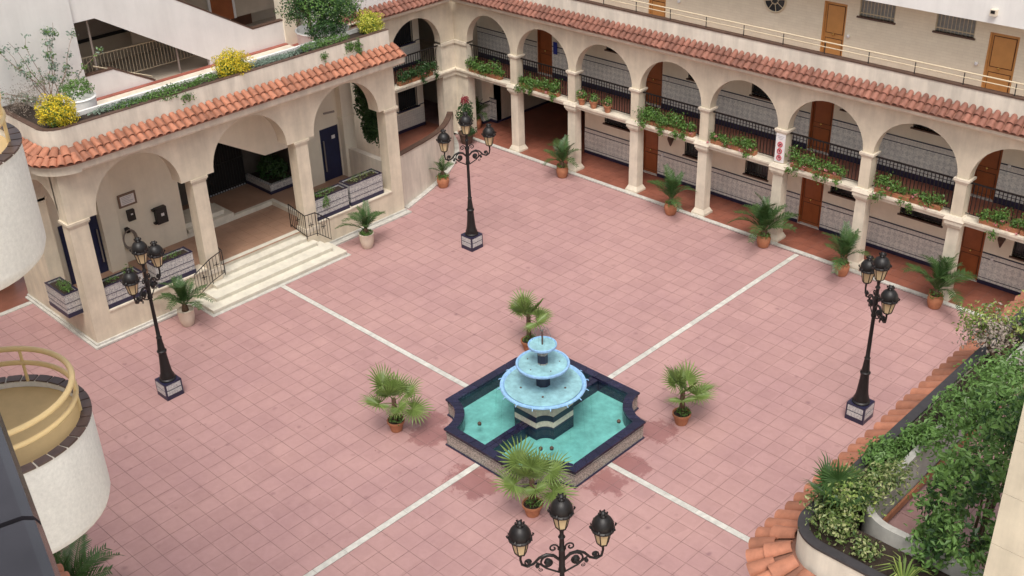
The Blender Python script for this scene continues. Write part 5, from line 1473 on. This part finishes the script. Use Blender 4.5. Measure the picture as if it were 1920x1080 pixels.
foliage('plants', 'leaf_green', t, [((-14.55, -4.2, 7.45), (.45, .5, .3), 700)], .08)
# climbing shrub with bare twigs
t = thing('climbing_shrub', (-14.9, -4.9, 6.9), 'leggy climbing shrub with bare stems against the white wall', 'shrub')
base = Vector((-15.2, -4.75, 6.9)); m = MB(); tips = []
rd = random.Random(5)
for k in range(13):
    a = rd.uniform(-1.15, 1.15); L = rd.uniform(1.1, 2.7)
    p0 = base + Vector((rd.uniform(-.1, .1), rd.uniform(-.12, .12), 0)); q = [p0]
    for i in range(6):
        t_ = (i + 1) / 6
        q.append(p0 + Vector((-.7 * t_ + rd.uniform(-.06, .06), math.sin(a) * L * t_ * .9 + rd.uniform(-.08, .08), L * t_ * math.cos(a) * (1.05 - .15 * t_))))
    m.tube(q, [.014 * (1 - i / 7) + .003 for i in range(7)], 5); tips += q[2:]
m.build('stems', 'bark_grey', t)
foliage('leaves', 'leaf_dusty', t, [(p, (.15, .19, .16), rd.randint(8, 34), .3, .1, -1.0) for p in tips if rd.random() < .75], .085, .6)
foliage('green_leaves', 'leaf_green', t, [(p, (.15, .18, .15), rd.randint(6, 28), .3, .1, -1.0) for p in tips if rd.random() < .55], .08, .6)
foliage('dry_twigs', 'leaf_dry', t, [((-15.0, -5.7, 7.35), (.55, .6, .55), 900, .3, .2), ((-15.3, -5.0, 7.6), (.4, .5, .5), 300, .3, .2)], .06, .3)
# green plant hanging beyond the porch's north opening
t = thing('hanging_creeper', (-14.9, 6.85, 5.7), 'dark green creeper hanging outside the far end of the porch', 'plant')
foliage('leaves', 'leaf_dark', t, [((-15.2, 6.9, 5.0), (.85, .3, .8), 3600, .2, .1, -1.0), ((-15.0, 6.9, 3.8), (.75, .3, .9), 3600, .2, .1, -1.0), ((-14.9, 6.85, 2.8), (.5, .25, .7), 1800, .2, .1, -1.0)], .12)

# ================================================================== planting on the east roof terrace
def shrub(name, base, label, clumps, leafm, leaf, asp=.5, stems=3, cat='shrub', extra=None):
    t = thing(name, base, label, cat, 'shrubs on the roof terrace')
    m = MB()
    for k in range(stems):
        c = clumps[k % len(clumps)][0]
        b0 = Vector(base) + Vector((random.uniform(-.08, .08), random.uniform(-.08, .08), 0))
        m.tube([b0, b0.lerp(Vector(c), .5) + Vector((random.uniform(-.1, .1), random.uniform(-.1, .1), 0)), Vector(c)], [.03, .02, .008], 6)
    m.build('stems', 'bark', t)
    foliage('crown', leafm, t, clumps, leaf, asp)
    if extra: foliage('pale_leaves', extra[0], t, extra[1], leaf, asp)
    return t
shrub('variegated_shrub', (11.35, .3, 6.85), 'pale green shrub with dry twigs at the far end of the roof planter', [((11.0, .15, 7.6), (.36, .45, .36), 600, .3, .5), ((11.4, .8, 7.5), (.36, .45, .36), 350, .3, .4)], 'leaf_fresh', .075, .55, 6, extra=('leaf_dry', [((11.2, .1, 7.5), (.4, .55, .4), 800, .3, .2)]))
shrub('green_shrub', (11.4, 1.5, 6.85), 'dark green shrub at the right edge beyond the pale green shrub', [((11.75, 1.1, 7.4), (.4, .6, .4), 600, .25, .4)], 'leaf_dark', .09)
shrub('leafy_shrub', (11.4, -1.6, 6.85), 'dense mid green shrub overhanging the planter wall', [((11.85, -1.0, 7.4), (.5, .7, .45), 800, .3, .3), ((11.7, -2.2, 7.3), (.42, .6, .38), 700, .3, .3), ((12.15, -1.9, 7.7), (.45, .6, .45), 650, .3, .3), ((12.3, -.7, 7.6), (.5, .6, .45), 600, .3, .3), ((12.3, -2.9, 7.6), (.4, .5, .4), 500, .3, .3), ((11.75, -3.1, 7.25), (.3, .4, .3), 380, .3, .3)], 'leaf_ficus', .095, .5, 5)
shrub('low_shrub', (11.35, -3.7, 6.85), 'low dark green shrub inside the planter beside its black coping', [((11.35, -3.8, 7.05), (.22, .6, .22), 700, .25, .3), ((11.4, -3.1, 7.1), (.2, .4, .25), 400, .25, .3), ((11.1, -3.7, 7.05), (.18, .4, .16), 260, .3, .3)], 'leaf_ficus', .085, .5, 3)
shrub('variegated_shrub', (11.5, -5.4, 6.85), 'variegated shrub around the small fan palm in the planter corner', [((11.45, -5.15, 7.2), (.35, .45, .35), 900, .3, .3), ((11.55, -5.75, 7.1), (.35, .35, .28), 700, .3, .3), ((11.75, -4.8, 7.35), (.3, .4, .3), 500, .3, .3), ((11.12, -5.35, 7.05), (.25, .4, .2), 380, .3, .3), ((11.2, -4.7, 7.1), (.2, .35, .22), 260, .3, .3), ((12.1, -5.85, 6.98), (.25, .25, .16), 220, .3, .3), ((11.7, -4.3, 7.2), (.25, .4, .22), 260, .3, .3)], 'leaf_variegated', .07, .55, 4, extra=('leaf_fresh', [((11.5, -5.3, 7.25), (.4, .5, .35), 350, .3, .6)]))
FX = Vector((.05, .0, 0))
ficus = [((12.75, -3.3, 8.2), (.55, .6, .5)), ((12.9, -4.2, 8.0), (.55, .6, .6)), ((12.6, -4.9, 7.6), (.42, .5, .6)), ((13.1, -5.1, 8.3), (.5, .5, .6)), ((13.2, -4.3, 8.9), (.5, .6, .5)), ((12.85, -5.4, 7.3), (.35, .35, .55)), ((13.45, -5.7, 7.9), (.4, .4, .45)), ((12.4, -2.7, 7.9), (.5, .5, .45)), ((13.2, -3.3, 8.8), (.55, .6, .5)), ((12.55, -4.1, 7.5), (.4, .5, .5)), ((12.75, -5.1, 7.0), (.35, .4, .5))]
ficus_small = []
for c, r in ficus:
    for k in range(9):
        d = Vector((random.gauss(0, 1), random.gauss(0, 1), random.gauss(0, 1))).normalized()
        s = random.uniform(.7, 1.25)
        ficus_small.append((Vector(c) + FX + Vector((d.x * r[0], d.y * r[1], d.z * r[2])) * .8, (.20 * s, .20 * s, .24 * s), int(40 * s), .3, .15, -1.0))
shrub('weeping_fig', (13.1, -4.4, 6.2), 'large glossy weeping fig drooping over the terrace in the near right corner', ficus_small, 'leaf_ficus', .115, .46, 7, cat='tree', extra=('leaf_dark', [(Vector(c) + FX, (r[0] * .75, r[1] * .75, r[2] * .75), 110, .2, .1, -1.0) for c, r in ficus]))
t = thing('small_fan_palm', (11.3, -5.3, 6.85), 'small fan palm rising from the variegated shrub in the planter', 'palm')
MB().tube([(11.3, -5.3, 6.85), (11.28, -5.3, 7.2)], .04, 7).build('trunk', 'bark', t)
FG = [fan_leaf(20 + s, Rl=.42, Lp=.25) for s in range(2)]
for me in FG: me.materials[0] = MATS['leaf_palm']
for k, (az, el) in enumerate(((.6, 82), (1.6, 50), (-2.2, 18), (-.9, 8), (2.9, 25))):
    inst('leaf', FG[k % 2], t, mx=Matrix.Translation((11.28, -5.3, 7.2)) @ Matrix.Rotation(az, 4, 'Z') @ Matrix.Rotation(R(el), 4, 'X'))
t = thing('spider_plant', (12.75, -5.95, 6.85), 'small spiky grassy plant in the planter at the bottom edge', 'plant')
m = MB()
for k in range(46):
    az = random.uniform(0, 6.28); L = random.uniform(.25, .42); d = Vector((math.cos(az), math.sin(az), 0)); s = Vector((-d.y, d.x, 0)) * .011
    b0 = Vector((12.75, -5.95, 6.85)) + d * .03; p1 = b0 + d * L * .45 + Vector((0, 0, L * .75)); p2 = b0 + d * L + Vector((0, 0, L * .55))
    m.add([b0 - s, b0 + s, p1 + s, p1 - s, p2], [(0, 1, 2, 3), (3, 2, 4)])
m.build('blades', 'leaf_fresh', t)
